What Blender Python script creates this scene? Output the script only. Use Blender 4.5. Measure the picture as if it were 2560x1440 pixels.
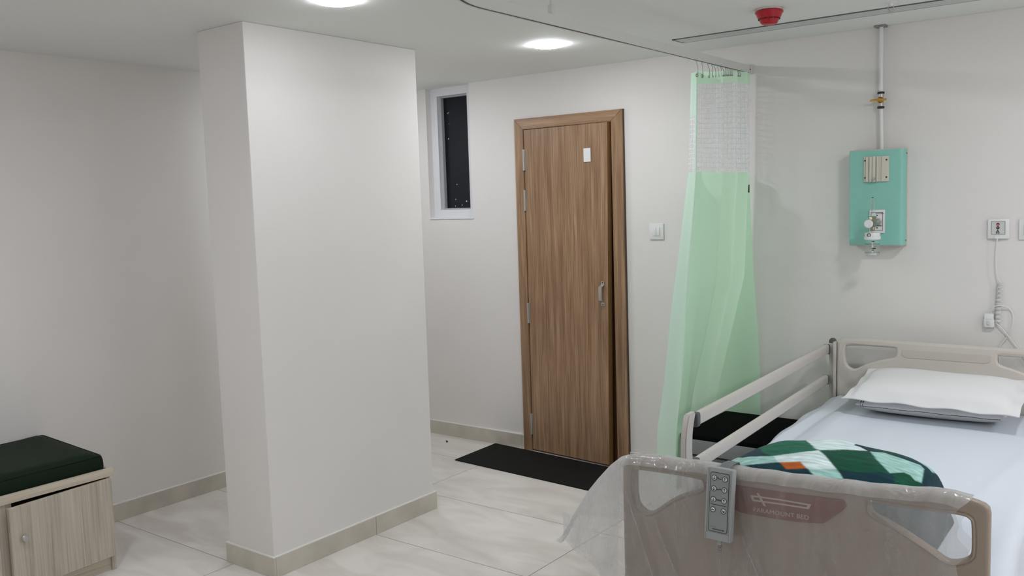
import bpy, bmesh, math, random
from mathutils import Vector, Matrix
PI = math.pi
random.seed(7)
for o in list(bpy.data.objects): bpy.data.objects.remove(o)
SC = bpy.context.scene
COL = SC.collection

# ------------------------------------------------------------------ camera
D, H, XL = 4.527, 2.364, -4.413              # rear wall depth, ceiling height, left wall
YAW, PITCH, ROLL, EYE, FPX = 0.6511, -0.0964, -0.0320, 1.5918, 2230.1
def cam_matrix():
    f = Vector((-math.sin(YAW)*math.cos(PITCH), math.cos(YAW)*math.cos(PITCH), math.sin(PITCH)))
    r = Vector((math.cos(YAW), math.sin(YAW), 0)); u = r.cross(f)
    r2 = r*math.cos(ROLL)+u*math.sin(ROLL); u2 = u*math.cos(ROLL)-r*math.sin(ROLL)
    m = Matrix((r2, u2, -f)).transposed().to_4x4(); m.translation = (0, 0, EYE)
    return m
cd = bpy.data.cameras.new('camera'); cam = bpy.data.objects.new('camera', cd); COL.objects.link(cam)
cd.sensor_width = 36; cd.lens = FPX/2560*36; cd.clip_start = 0.02; cam.matrix_world = cam_matrix()
SC.camera = cam
# ------------------------------------------------------------------ world, exposure
w = bpy.data.worlds.new('night'); SC.world = w; w.use_nodes = True
w.node_tree.nodes['Background'].inputs[0].default_value = (0.010, 0.011, 0.014, 1)
w.node_tree.nodes['Background'].inputs[1].default_value = 1.0
SC.view_settings.view_transform = 'Standard'; SC.view_settings.look = 'None'
SC.view_settings.exposure = 0.0; SC.view_settings.gamma = 1
SC.view_settings.use_curve_mapping = False
# radiance of the round LED diffusers, in the order of DOWNLIGHTS
LAMPS = [115, 57, 165, 160, 245, 225, 90, 106, 200, 50]
DOWNLIGHTS = [(-2.572, 3.735), (-2.572, 2.352), (-2.572, 0.96), (-0.2, 3.25), (1.5, 3.3), (1.5, 1.9), (-3.75, 0.3), (-3.9, 3.735), (1.5, 0.5), (-2.572, -0.4)]  # visible pair and bed-head lamp; the others are unseen, added for even brightness

# ------------------------------------------------------------------ helpers
def lin(*c):
    out = []
    for v in c:
        v = v/255.0
        out.append(v/12.92 if v <= .04045 else ((v+.055)/1.055)**2.4)
    return tuple(out)
def mat(name, rgb, rough=.5, metal=0., spec=.5, bump=None, var=None, emit=None):
    """rgb in sRGB 0-255; bump=(scale,strength,dist); var=(scale,amount)"""
    m = bpy.data.materials.new(name); m.use_nodes = True
    nt = m.node_tree; b = nt.nodes['Principled BSDF']; c = lin(*rgb)
    b.inputs['Base Color'].default_value = (*c, 1); b.inputs['Roughness'].default_value = rough
    b.inputs['Metallic'].default_value = metal; b.inputs['Specular IOR Level'].default_value = spec
    tc = None
    if bump or var:
        tc = nt.nodes.new('ShaderNodeTexCoord')
    if var:
        n = nt.nodes.new('ShaderNodeTexNoise'); n.inputs['Scale'].default_value = var[0]; n.inputs['Detail'].default_value = 5
        nt.links.new(tc.outputs['Object'], n.inputs['Vector'])
        r = nt.nodes.new('ShaderNodeValToRGB')
        r.color_ramp.elements[0].position = .3; r.color_ramp.elements[1].position = .7
        r.color_ramp.elements[0].color = (*[x*(1-var[1]) for x in c], 1)
        r.color_ramp.elements[1].color = (*[min(1, x*(1+var[1])) for x in c], 1)
        nt.links.new(n.outputs['Fac'], r.inputs['Fac']); nt.links.new(r.outputs['Color'], b.inputs['Base Color'])
    if bump:
        n = nt.nodes.new('ShaderNodeTexNoise'); n.inputs['Scale'].default_value = bump[0]; n.inputs['Detail'].default_value = 6
        nt.links.new(tc.outputs['Object'], n.inputs['Vector'])
        bp = nt.nodes.new('ShaderNodeBump'); bp.inputs['Strength'].default_value = bump[1]
        bp.inputs['Distance'].default_value = bump[2] if len(bump) > 2 else .01
        nt.links.new(n.outputs['Fac'], bp.inputs['Height']); nt.links.new(bp.outputs['Normal'], b.inputs['Normal'])
    return m
def streaks(name, dark, light, scale, rough=.45, mid=None, bumpk=.08):
    """wood or laminate grain; scale = noise scale along x, y, z"""
    m = bpy.data.materials.new(name); m.use_nodes = True
    nt = m.node_tree; b = nt.nodes['Principled BSDF']; b.inputs['Roughness'].default_value = rough
    N = nt.nodes.new; L = nt.links.new
    tc = N('ShaderNodeTexCoord'); mp = N('ShaderNodeMapping'); mp.inputs['Scale'].default_value = scale
    L(tc.outputs['Object'], mp.inputs['Vector'])
    n1 = N('ShaderNodeTexNoise'); n1.inputs['Scale'].default_value = 1; n1.inputs['Detail'].default_value = 8
    n1.inputs['Roughness'].default_value = .62; n1.inputs['Distortion'].default_value = .6
    L(mp.outputs['Vector'], n1.inputs['Vector'])
    mp2 = N('ShaderNodeMapping'); mp2.inputs['Scale'].default_value = tuple(s*(7 if s > 4 else 2.2) for s in scale)
    L(tc.outputs['Object'], mp2.inputs['Vector'])
    n2 = N('ShaderNodeTexNoise'); n2.inputs['Scale'].default_value = 1; n2.inputs['Detail'].default_value = 4
    L(mp2.outputs['Vector'], n2.inputs['Vector'])
    mx = N('ShaderNodeMix'); mx.data_type = 'FLOAT'; mx.inputs[0].default_value = .42
    L(n1.outputs['Fac'], mx.inputs[2]); L(n2.outputs['Fac'], mx.inputs[3])
    r = N('ShaderNodeValToRGB'); e = r.color_ramp.elements
    e[0].position = .34; e[0].color = (*lin(*dark), 1); e[1].position = .66; e[1].color = (*lin(*light), 1)
    if mid:
        k = e.new(.5); k.color = (*lin(*mid), 1)
    L(mx.outputs[0], r.inputs['Fac']); L(r.outputs['Color'], b.inputs['Base Color'])
    bp = N('ShaderNodeBump'); bp.inputs['Strength'].default_value = bumpk; bp.inputs['Distance'].default_value = .002
    L(mx.outputs[0], bp.inputs['Height']); L(bp.outputs['Normal'], b.inputs['Normal'])
    return m

def tag(o, label=None, cat=None, group=None, kind=None):
    if label: o['label'] = label
    if cat: o['category'] = cat
    if group: o['group'] = group
    if kind: o['kind'] = kind
    return o
def rootmat(o):
    m = Matrix.Translation(o.location) @ o.rotation_euler.to_matrix().to_4x4()
    return rootmat(o.parent) @ m if o.parent else m
def thing(name, loc, label, cat, rz=0, group=None, kind=None):
    o = bpy.data.objects.new(name, None); COL.objects.link(o); o.empty_display_size = .05
    o.location = loc; o.rotation_euler = (0, 0, rz)
    return tag(o, label, cat, group, kind)
def obj(name, shape, m, parent=None, world=True, smooth=True, ang=40):
    """link a bmesh/mesh as ONE object; world=True: coordinates are world space"""
    if isinstance(shape, bmesh.types.BMesh):
        if len(shape.faces): bmesh.ops.recalc_face_normals(shape, faces=shape.faces)
        me = bpy.data.meshes.new(name); shape.to_mesh(me); shape.free()
    else:
        me = shape; me.name = name
    ms = m if isinstance(m, (list, tuple)) else [m]
    while len(me.materials): me.materials.pop()
    for k in ms: me.materials.append(k)
    if parent is not None and world: me.transform(rootmat(parent).inverted())
    if smooth:
        me.shade_smooth(); me.set_sharp_from_angle(angle=math.radians(ang))
    o = bpy.data.objects.new(name, me); COL.objects.link(o)
    if parent is not None: o.parent = parent
    return o
def own_origin(o, loc):
    o.data.transform(Matrix.Translation(-Vector(loc))); o.location = loc
    return o
def BM(): return bmesh.new()
def box(bm, x0, x1, y0, y1, z0, z1, bev=0, seg=2, mi=0):
    g = bmesh.ops.create_cube(bm, size=1)
    vs = g['verts']
    for v in vs:
        v.co = Vector(((x0+x1)/2+v.co.x*(x1-x0), (y0+y1)/2+v.co.y*(y1-y0), (z0+z1)/2+v.co.z*(z1-z0)))
    fs = set(f for v in vs for f in v.link_faces)
    for f in fs: f.material_index = mi
    if bev:
        es = list(set(e for v in vs for e in v.link_edges))
        bmesh.ops.bevel(bm, geom=es, offset=bev, segments=seg, profile=.5, affect='EDGES')
    return bm
def tube(bm, pts, rad, n=10, closed=False, ry=None, up=None, caps=True, mi=0):
    """sweep an (elliptic) ring along pts; rad may be a list"""
    P = [Vector(p) for p in pts]; N = len(P); rings = []
    nrm = Vector(up) if up else None
    for i in range(N):
        if closed: t = (P[(i+1) % N]-P[i-1])
        else: t = P[min(i+1, N-1)]-P[max(i-1, 0)]
        if t.length < 1e-9: t = Vector((0, 0, 1))
        t.normalize()
        if nrm is None:
            a = Vector((0, 0, 1)) if abs(t.z) < .9 else Vector((1, 0, 0)); nrm = a-t*a.dot(t)
        if up: nrm = Vector(up)
        nrm = (nrm-t*nrm.dot(t)).normalized(); b = t.cross(nrm)
        r = rad[i] if isinstance(rad, (list, tuple)) else rad
        r2 = (ry[i] if isinstance(ry, (list, tuple)) else ry) if ry else r
        rings.append([bm.verts.new(P[i]+nrm*(r*math.cos(2*PI*k/n))+b*(r2*math.sin(2*PI*k/n))) for k in range(n)])
    for i in range(N if closed else N-1):
        a, c = rings[i], rings[(i+1) % N]
        for k in range(n):
            f = bm.faces.new((a[k], a[(k+1) % n], c[(k+1) % n], c[k])); f.material_index = mi
    if caps and not closed:
        bm.faces.new(list(reversed(rings[0]))).material_index = mi; bm.faces.new(rings[-1]).material_index = mi
    return bm
def lathe(bm, prof, center, axis='z', n=32, mi=0):
    """prof = [(r, h)...] about axis through center"""
    c = Vector(center); rings = []
    ax = {'z': (Vector((1, 0, 0)), Vector((0, 1, 0)), Vector((0, 0, 1))),
          'y': (Vector((1, 0, 0)), Vector((0, 0, 1)), Vector((0, -1, 0))),
          'x': (Vector((0, 1, 0)), Vector((0, 0, 1)), Vector((1, 0, 0)))}[axis]
    for r, h in prof:
        if r < 1e-6: rings.append([bm.verts.new(c+ax[2]*h)])
        else: rings.append([bm.verts.new(c+ax[0]*(r*math.cos(2*PI*k/n))+ax[1]*(r*math.sin(2*PI*k/n))+ax[2]*h) for k in range(n)])
    for a, b in zip(rings, rings[1:]):
        for k in range(n):
            q = [a[k % len(a)], a[(k+1) % len(a)], b[(k+1) % len(b)], b[k % len(b)]]
            u = []
            for v in q:
                if v not in u: u.append(v)
            if len(u) > 2: bm.faces.new(u).material_index = mi
    return bm
def catmull(P, m=8, closed=False):
    P = [Vector(p) for p in P]; N = len(P); out = []
    for i in range(N if closed else N-1):
        if closed: a, b, c, d = P[i-1], P[i], P[(i+1) % N], P[(i+2) % N]
        else: a, b, c, d = P[max(i-1, 0)], P[i], P[i+1], P[min(i+2, N-1)]
        for k in range(m):
            t = k/m
            out.append(.5*((2*b)+(c-a)*t+(2*a-5*b+4*c-d)*t*t+(3*b-a-3*c+d)*t**3))
    if not closed: out.append(P[-1])
    return out
def fillet(P, r, m=5):
    """round the corners of a closed 2D polygon"""
    out = []; N = len(P)
    for i in range(N):
        p = Vector(P[i]).to_2d(); a = Vector(P[i-1]).to_2d(); b = Vector(P[(i+1) % N]).to_2d()
        rr = r[i] if isinstance(r, (list, tuple)) else r
        if rr <= 0: out.append((p.x, p.y)); continue
        u = (a-p); v = (b-p); l = min(rr, u.length*.45, v.length*.45)
        s = p+u.normalized()*l; e = p+v.normalized()*l
        for k in range(m+1):
            t = k/m; q = s*(1-t)**2+p*2*t*(1-t)+e*t*t; out.append((q.x, q.y))
    return out
def plate(outline, holes=(), depth=.01, bev=0, y=0, res=2):
    """flat shape in the x-z plane with holes, given thickness (centred on y)"""
    cu = bpy.data.curves.new('shape', 'CURVE'); cu.dimensions = '2D'; cu.fill_mode = 'BOTH'
    cu.extrude = max(depth/2-bev, 0); cu.bevel_depth = bev; cu.bevel_resolution = res
    if bev: cu.offset = -bev
    for ring in [outline, *holes]:
        s = cu.splines.new('POLY'); s.points.add(len(ring)-1); s.use_cyclic_u = True
        for p, q in zip(s.points, ring): p.co = (q[0], q[1], 0, 1)
    o = bpy.data.objects.new('shape', cu); COL.objects.link(o)
    me = bpy.data.meshes.new_from_object(o.evaluated_get(bpy.context.evaluated_depsgraph_get()))
    bpy.data.objects.remove(o); bpy.data.curves.remove(cu)
    me.transform(Matrix(((1, 0, 0, 0), (0, 0, -1, y), (0, 1, 0, 0), (0, 0, 0, 1))))
    return me
def text_mesh(body, size, x, y, z, depth=.0006, align='LEFT', sx=1.0, shear=0, roty=0):
    cu = bpy.data.curves.new('text', 'FONT'); cu.body = body; cu.size = size; cu.extrude = depth/2; cu.align_x = align
    cu.shear = shear
    o = bpy.data.objects.new('text', cu); COL.objects.link(o)
    me = bpy.data.meshes.new_from_object(o.evaluated_get(bpy.context.evaluated_depsgraph_get()))
    bpy.data.objects.remove(o); bpy.data.curves.remove(cu)
    me.transform(Matrix.Diagonal((sx, 1, 1, 1)))
    me.transform(Matrix(((1, 0, 0, 0), (0, 0, -1, 0), (0, 1, 0, 0), (0, 0, 0, 1))))
    me.transform(Matrix.Translation((x, y, z)) @ Matrix.Rotation(roty, 4, 'Y'))
    return me
def grid(bm, rows, close=False, uv=None, mi=None):
    """rows of points -> quads; uv(i,j); mi(i,j)"""
    V = [[bm.verts.new(p) for p in r] for r in rows]; lay = bm.loops.layers.uv.verify() if uv else None
    n = len(V[0])
    for i in range(len(V)-1):
        for j in range(n if close else n-1):
            j2 = (j+1) % n
            f = bm.faces.new((V[i][j], V[i][j2], V[i+1][j2], V[i+1][j]))
            if mi: f.material_index = mi(i, j)
            if uv:
                for lp, (a, b) in zip(f.loops, ((i, j), (i, j+1), (i+1, j+1), (i+1, j))): lp[lay].uv = uv(a, b)
    return V
def sstep(a, b, x):
    t = min(1, max(0, (x-a)/(b-a))); return t*t*(3-2*t)
def interp(T, x):
    if x <= T[0][0]: return T[0][1]
    for (a, p), (b, q) in zip(T, T[1:]):
        if x <= b: return p+(q-p)*(x-a)/(b-a)
    return T[-1][1]

# ------------------------------------------------------------------ materials
M_wall = mat('wall_paint', (231, 228, 225), .62, spec=.3, bump=(240, .05, .002), var=(1.7, .022))
M_ceil = mat('ceiling_paint', (236, 238, 235), .8, spec=.2, bump=(200, .03, .002))
M_white = mat('white_plastic', (232, 233, 232), .35)
M_upvc = mat('white_window_frame', (228, 229, 233), .35)
M_cream = mat('cream_enamel', (214, 210, 196), .4)
M_black = mat('black_plastic', (18, 18, 19), .45)
M_dark = mat('dark_slot', (34, 35, 35), .6)
M_steel = mat('brushed_steel', (190, 187, 182), .38, metal=.75)
M_brass = mat('brass', (196, 150, 70), .3, metal=1)
M_galv = mat('grey_metal', (150, 152, 151), .42, metal=.6)
M_alu = mat('white_aluminium', (218, 218, 214), .45)
M_wood = streaks('walnut_laminate', (116, 87, 62), (184, 151, 118), (26, 26, 1.5), .42, (152, 120, 91))
M_woodh = streaks('walnut_laminate_across', (116, 87, 62), (184, 151, 118), (1.5, 26, 26), .42, (152, 120, 91))
M_wedge = mat('dark_walnut_edge', (74, 50, 32), .5, var=(30, .12))
M_ash = streaks('pale_ash_laminate', (156, 147, 131), (206, 197, 183), (30, 30, 1.3), .45, (186, 177, 162))
M_ashh = streaks('pale_ash_laminate_along', (178, 169, 150), (216, 207, 188), (30, 1.6, 60), .45, (200, 190, 172))
M_cush = mat('dark_green_vinyl', (14, 32, 18), .62, spec=.16, bump=(26, .1, .01), var=(3, .1))
M_rubber = mat('black_rubber', (22, 22, 22), .85, spec=.2, bump=(420, .3, .002), var=(9, .18))
M_red = mat('red_cap', (178, 8, 28), .3)
M_teal = mat('teal_laminate', (142, 204, 190), .45, var=(5, .02))
M_bedply = mat('beige_bed_plastic', (158, 144, 131), .42)
M_headply = mat('light_beige_bed_plastic', (208, 202, 193), .42)
M_rail = mat('cream_side_rail_enamel', (202, 196, 190), .35)
M_railcap = mat('grey_rail_cap', (88, 88, 90), .5)
M_plaque = mat('brown_plaque', (118, 62, 42), .45)
M_pale = mat('pale_print', (196, 178, 168), .5)
M_ctrl = mat('grey_handset', (158, 162, 163), .45)
M_ctrl2 = mat('grey_keypad', (142, 148, 147), .5)
M_ink = mat('dark_ink', (40, 43, 45), .5)
M_btn = mat('white_button', (214, 216, 213), .4)
M_cable = mat('grey_cable', (150, 142, 138), .5)
M_cord = mat('white_cord', (226, 226, 222), .4)
M_pillow = mat('white_cotton', (234, 234, 234), .85, spec=.15, bump=(900, .12, .001))
M_blackbox = mat('black_vinyl', (8, 9, 9), .9, spec=.06)
M_boxgrey = mat('grey_painted_steel', (92, 96, 98), .42)
M_glassdark = mat('night_glass', (24, 27, 34), .08, spec=.25)
M_red2 = mat('dark_red_print', (128, 22, 48), .5)
M_mattress = mat('mattress_cover', (150, 165, 180), .7)
M_frame = mat('bed_frame_enamel', (178, 174, 168), .45)

def floor_material():
    m = bpy.data.materials.new('porcelain_tiles'); m.use_nodes = True
    nt = m.node_tree; b = nt.nodes['Principled BSDF']; N = nt.nodes.new; L = nt.links.new
    tc = N('ShaderNodeTexCoord'); sep = N('ShaderNodeSeparateXYZ'); L(tc.outputs['Object'], sep.inputs[0])
    def joint(sock, off, size, half):
        a = N('ShaderNodeMath'); a.operation = 'SUBTRACT'; L(sep.outputs[sock], a.inputs[0]); a.inputs[1].default_value = off
        p = N('ShaderNodeMath'); p.operation = 'PINGPONG'; L(a.outputs[0], p.inputs[0]); p.inputs[1].default_value = size/2
        c = N('ShaderNodeMath'); c.operation = 'LESS_THAN'; L(p.outputs[0], c.inputs[0]); c.inputs[1].default_value = half
        fl = N('ShaderNodeMath'); fl.operation = 'DIVIDE'; L(a.outputs[0], fl.inputs[0]); fl.inputs[1].default_value = size
        f2 = N('ShaderNodeMath'); f2.operation = 'FLOOR'; L(fl.outputs[0], f2.inputs[0])
        return c, f2
    jx, ix = joint('X', -3.40, 1.2, .0016); jy, iy = joint('Y', 2.325, .6, .0016)
    mxj = N('ShaderNodeMath'); mxj.operation = 'MAXIMUM'; L(jx.outputs[0], mxj.inputs[0]); L(jy.outputs[0], mxj.inputs[1])
    cb = N('ShaderNodeCombineXYZ'); L(ix.outputs[0], cb.inputs[0]); L(iy.outputs[0], cb.inputs[1])
    wn = N('ShaderNodeTexWhiteNoise'); wn.noise_dimensions = '3D'; L(cb.outputs[0], wn.inputs['Vector'])
    sc = N('ShaderNodeVectorMath'); sc.operation = 'MULTIPLY_ADD'; L(wn.outputs['Color'], sc.inputs[0]); sc.inputs[1].default_value = (9, 9, 9)
    L(tc.outputs['Object'], sc.inputs[2])
    mp = N('ShaderNodeMapping'); mp.inputs['Scale'].default_value = (1.6, 4.2, 1); mp.inputs['Rotation'].default_value = (0, 0, .3)
    L(sc.outputs[0], mp.inputs['Vector'])
    n = N('ShaderNodeTexNoise'); n.inputs['Scale'].default_value = 1.5; n.inputs['Detail'].default_value = 7; n.inputs['Distortion'].default_value = 1.1
    L(mp.outputs[0], n.inputs['Vector'])
    r = N('ShaderNodeValToRGB'); e = r.color_ramp.elements
    e[0].position = .33; e[0].color = (*lin(213, 207, 200), 1); e[1].position = .62; e[1].color = (*lin(229, 224, 218), 1)
    L(n.outputs['Fac'], r.inputs['Fac'])
    mx = N('ShaderNodeMix'); mx.data_type = 'RGBA'; L(mxj.outputs[0], mx.inputs[0]); L(r.outputs['Color'], mx.inputs[6])
    mx.inputs[7].default_value = (*lin(112, 106, 100), 1)
    L(mx.outputs[2], b.inputs['Base Color']); b.inputs['Roughness'].default_value = .3
    b.inputs['Specular IOR Level'].default_value = .4
    return m
M_floor = floor_material()
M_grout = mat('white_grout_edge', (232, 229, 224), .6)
M_skirt = mat('beige_skirting_tile', (200, 194, 182), .35, var=(7, .1))

def net_material():
    m = bpy.data.materials.new('curtain_net'); m.use_nodes = True
    nt = m.node_tree; b = nt.nodes['Principled BSDF']; N = nt.nodes.new; L = nt.links.new
    b.inputs['Base Color'].default_value = (*lin(236, 238, 238), 1); b.inputs['Roughness'].default_value = .8
    tc = N('ShaderNodeTexCoord'); sep = N('ShaderNodeSeparateXYZ'); L(tc.outputs['UV'], sep.inputs[0])
    outs = []
    for s in ('X', 'Y'):
        p = N('ShaderNodeMath'); p.operation = 'PINGPONG'; L(sep.outputs[s], p.inputs[0]); p.inputs[1].default_value = .0115
        c = N('ShaderNodeMath'); c.operation = 'LESS_THAN'; L(p.outputs[0], c.inputs[0]); c.inputs[1].default_value = .0019
        outs.append(c)
    mx = N('ShaderNodeMath'); mx.operation = 'MAXIMUM'; L(outs[0].outputs[0], mx.inputs[0]); L(outs[1].outputs[0], mx.inputs[1])
    mr = N('ShaderNodeMapRange'); mr.inputs[3].default_value = .36; mr.inputs[4].default_value = .85
    L(mx.outputs[0], mr.inputs[0]); L(mr.outputs[0], b.inputs['Alpha'])
    return m
M_net = net_material()
def cloth_material(name, rgb, trans, bump=(300, .15, .001)):
    m = mat(name, rgb, .75, spec=.2, bump=bump); nt = m.node_tree; b = nt.nodes['Principled BSDF']
    t = nt.nodes.new('ShaderNodeBsdfTranslucent'); t.inputs[0].default_value = (*lin(*rgb), 1)
    mx = nt.nodes.new('ShaderNodeMixShader'); mx.inputs[0].default_value = trans
    out = nt.nodes['Material Output']
    nt.links.new(b.outputs[0], mx.inputs[1]); nt.links.new(t.outputs[0], mx.inputs[2]); nt.links.new(mx.outputs[0], out.inputs['Surface'])
    return m
M_green = cloth_material('mint_green_curtain', (224, 254, 229), .40)
M_hem = cloth_material('pale_mint_hem', (224, 246, 232), .3)
M_sheet = mat('pale_blue_white_sheet', (217, 224, 232), .85, spec=.12, bump=(7, .12, .012))
def edge_gloss(nt, lo, hi, normal=None):
    lw = nt.nodes.new('ShaderNodeLayerWeight'); lw.inputs[0].default_value = .5
    if normal: nt.links.new(normal, lw.inputs['Normal'])
    p = nt.nodes.new('ShaderNodeMath'); p.operation = 'POWER'; p.inputs[1].default_value = 4; nt.links.new(lw.outputs['Facing'], p.inputs[0])
    r = nt.nodes.new('ShaderNodeMapRange'); r.inputs[3].default_value = lo; r.inputs[4].default_value = hi; nt.links.new(p.outputs[0], r.inputs[0])
    return r
def film_material(name, h0, h1):
    m = bpy.data.materials.new(name); m.use_nodes = True
    nt = m.node_tree; nt.nodes.remove(nt.nodes['Principled BSDF']); N = nt.nodes.new; L = nt.links.new
    out = nt.nodes['Material Output']
    tc = N('ShaderNodeTexCoord')
    mp = N('ShaderNodeMapping'); mp.inputs['Scale'].default_value = (16, 10, 4); mp.inputs['Rotation'].default_value = (0, .35, 0); L(tc.outputs['Object'], mp.inputs['Vector'])
    n = N('ShaderNodeTexNoise'); n.inputs['Scale'].default_value = 1.0; n.inputs['Detail'].default_value = 5; n.inputs['Distortion'].default_value = 1.5
    L(mp.outputs[0], n.inputs['Vector'])
    n2 = N('ShaderNodeTexNoise'); n2.inputs['Scale'].default_value = 55; n2.inputs['Detail'].default_value = 3; L(tc.outputs['Object'], n2.inputs['Vector'])
    bp = N('ShaderNodeBump'); bp.inputs['Strength'].default_value = .7; bp.inputs['Distance'].default_value = .012
    ad = N('ShaderNodeMath'); ad.operation = 'MULTIPLY_ADD'; L(n2.outputs['Fac'], ad.inputs[0]); ad.inputs[1].default_value = .05; L(n.outputs['Fac'], ad.inputs[2])
    vo = N('ShaderNodeTexVoronoi'); vo.inputs['Scale'].default_value = 75; L(tc.outputs['Object'], vo.inputs['Vector'])
    n3 = N('ShaderNodeTexNoise'); n3.inputs['Scale'].default_value = 7; n3.inputs['Detail'].default_value = 2; L(tc.outputs['Object'], n3.inputs['Vector'])
    mk = N('ShaderNodeMapRange'); mk.inputs[1].default_value = .54; mk.inputs[2].default_value = .66; mk.inputs[3].default_value = 0; mk.inputs[4].default_value = .5; L(n3.outputs['Fac'], mk.inputs[0])
    cr = N('ShaderNodeMath'); cr.operation = 'MULTIPLY_ADD'; L(vo.outputs['Distance'], cr.inputs[0]); L(mk.outputs[0], cr.inputs[1]); L(ad.outputs[0], cr.inputs[2])
    L(cr.outputs[0], bp.inputs['Height'])
    tr = N('ShaderNodeBsdfTransparent'); tr.inputs[0].default_value = (.97, .97, .97, 1)
    df = N('ShaderNodeBsdfDiffuse'); df.inputs[0].default_value = (.82, .82, .82, 1); L(bp.outputs[0], df.inputs['Normal'])
    tl = N('ShaderNodeBsdfTranslucent'); tl.inputs[0].default_value = (.82, .82, .82, 1)
    hz = N('ShaderNodeMixShader'); hz.inputs[0].default_value = .5; L(df.outputs[0], hz.inputs[1]); L(tl.outputs[0], hz.inputs[2])
    mr = N('ShaderNodeMapRange'); mr.inputs[1].default_value = .35; mr.inputs[2].default_value = .75; mr.inputs[3].default_value = h0; mr.inputs[4].default_value = h1
    L(n.outputs['Fac'], mr.inputs[0])
    lw = N('ShaderNodeLayerWeight'); lw.inputs[0].default_value = .22; L(bp.outputs[0], lw.inputs['Normal'])
    hs = N('ShaderNodeMath'); hs.operation = 'MULTIPLY_ADD'; hs.use_clamp = True; L(lw.outputs['Facing'], hs.inputs[0]); hs.inputs[1].default_value = .75; L(mr.outputs[0], hs.inputs[2])
    m1 = N('ShaderNodeMixShader'); L(hs.outputs[0], m1.inputs[0]); L(tr.outputs[0], m1.inputs[1]); L(hz.outputs[0], m1.inputs[2])
    gl = N('ShaderNodeBsdfGlossy'); gl.inputs['Roughness'].default_value = .06; L(bp.outputs[0], gl.inputs['Normal'])
    fr = edge_gloss(nt, .05, .55, bp.outputs[0])
    m2 = N('ShaderNodeMixShader'); L(fr.outputs[0], m2.inputs[0]); L(m1.outputs[0], m2.inputs[1]); L(gl.outputs[0], m2.inputs[2])
    L(m2.outputs[0], out.inputs['Surface'])
    return m
M_film, M_film2 = film_material('clear_plastic_film', .16, .30), film_material('folded_plastic_film', .46, .70)
def clear_material(name, tint=(.93, .96, .95), rough=.05, haze=.07):
    m = bpy.data.materials.new(name); m.use_nodes = True
    nt = m.node_tree; nt.nodes.remove(nt.nodes['Principled BSDF']); N = nt.nodes.new; L = nt.links.new
    tr = N('ShaderNodeBsdfTransparent'); tr.inputs[0].default_value = (*tint, 1)
    df = N('ShaderNodeBsdfDiffuse'); df.inputs[0].default_value = (.85, .87, .86, 1)
    a = N('ShaderNodeMixShader'); a.inputs[0].default_value = haze; L(tr.outputs[0], a.inputs[1]); L(df.outputs[0], a.inputs[2])
    gl = N('ShaderNodeBsdfGlossy'); gl.inputs['Roughness'].default_value = rough
    fr = edge_gloss(nt, .04, .45)
    b = N('ShaderNodeMixShader'); L(fr.outputs[0], b.inputs[0]); L(a.outputs[0], b.inputs[1]); L(gl.outputs[0], b.inputs[2])
    L(b.outputs[0], nt.nodes['Material Output'].inputs['Surface'])
    return m
M_clear = clear_material('clear_acrylic')
M_pane = clear_material('window_pane', (.9, .92, .92), .02, .02)
def lamp_material(strength):
    m = bpy.data.materials.new('led_diffuser'); m.use_nodes = True
    nt = m.node_tree; nt.nodes.remove(nt.nodes['Principled BSDF'])
    e = nt.nodes.new('ShaderNodeEmission'); e.inputs[0].default_value = (.965, .99, 1.04, 1); e.inputs[1].default_value = strength
    nt.links.new(e.outputs[0], nt.nodes['Material Output'].inputs['Surface'])
    return m

# ------------------------------------------------------------------ room shell
XR, YF, T = 2.6, -1.6, .12                    # right wall, wall behind the viewer, wall thickness
DX0, DX1, DZ = -3.311, -2.680, 2.034          # door opening
WX0, WX1, WZ0 = -4.130, -3.752, 1.492         # window recess
def struct(name, bm, m, **k):
    o = obj(name, bm, m, smooth=False); tag(o, kind='structure'); return o
b = BM(); box(b, XL-T, XR+T, YF-T, D+.6, -.1, 0); struct('floor', b, M_floor)
b = BM(); box(b, XL-T, XR+T, YF-T, D+.6, H, H+.1); struct('ceiling', b, M_ceil)
b = BM(); box(b, XL-T, XL, YF-T, D+.3, 0, H); struct('wall_left', b, M_wall)
b = BM(); box(b, XR, XR+T, YF-T, D+.3, 0, H); struct('wall_right', b, M_wall)
b = BM(); box(b, XL, XR, YF-T, YF, 0, H); struct('wall_front', b, M_wall)
b = BM(); W = .2                               # rear wall with the window recess and the doorway left open
box(b, XL, WX0, D, D+W, 0, H); box(b, WX0, WX1, D, D+W, 0, WZ0)
box(b, WX1, DX0-.02, D, D+W, 0, H); box(b, DX0-.02, DX1+.02, D, D+W, DZ+.02, H); box(b, DX1+.02, XR, D, D+W, 0, H)
struct('wall_back', b, M_wall)
PX0, PX1, PY0, PY1 = -3.438, -3.120, 2.331, 3.357
b = BM(); box(b, PX0, PX1, PY0, PY1, 0, H, .003, 2); struct('wall_column', b, M_wall)
BB, bt = .093, .013
def skirting(name, segs):
    b = BM()
    for s in segs:
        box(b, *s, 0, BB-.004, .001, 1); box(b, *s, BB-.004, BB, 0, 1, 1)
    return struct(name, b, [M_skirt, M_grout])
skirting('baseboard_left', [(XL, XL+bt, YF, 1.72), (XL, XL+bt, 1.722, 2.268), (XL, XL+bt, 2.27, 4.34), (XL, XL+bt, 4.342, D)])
skirting('baseboard_back', [(XL+bt, -3.402, D-bt, D), (-3.4, DX0-.067, D-bt, D), (DX1+.079, -1.402, D-bt, D), (-1.4, .198, D-bt, D), (.2, XR, D-bt, D)])
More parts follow.
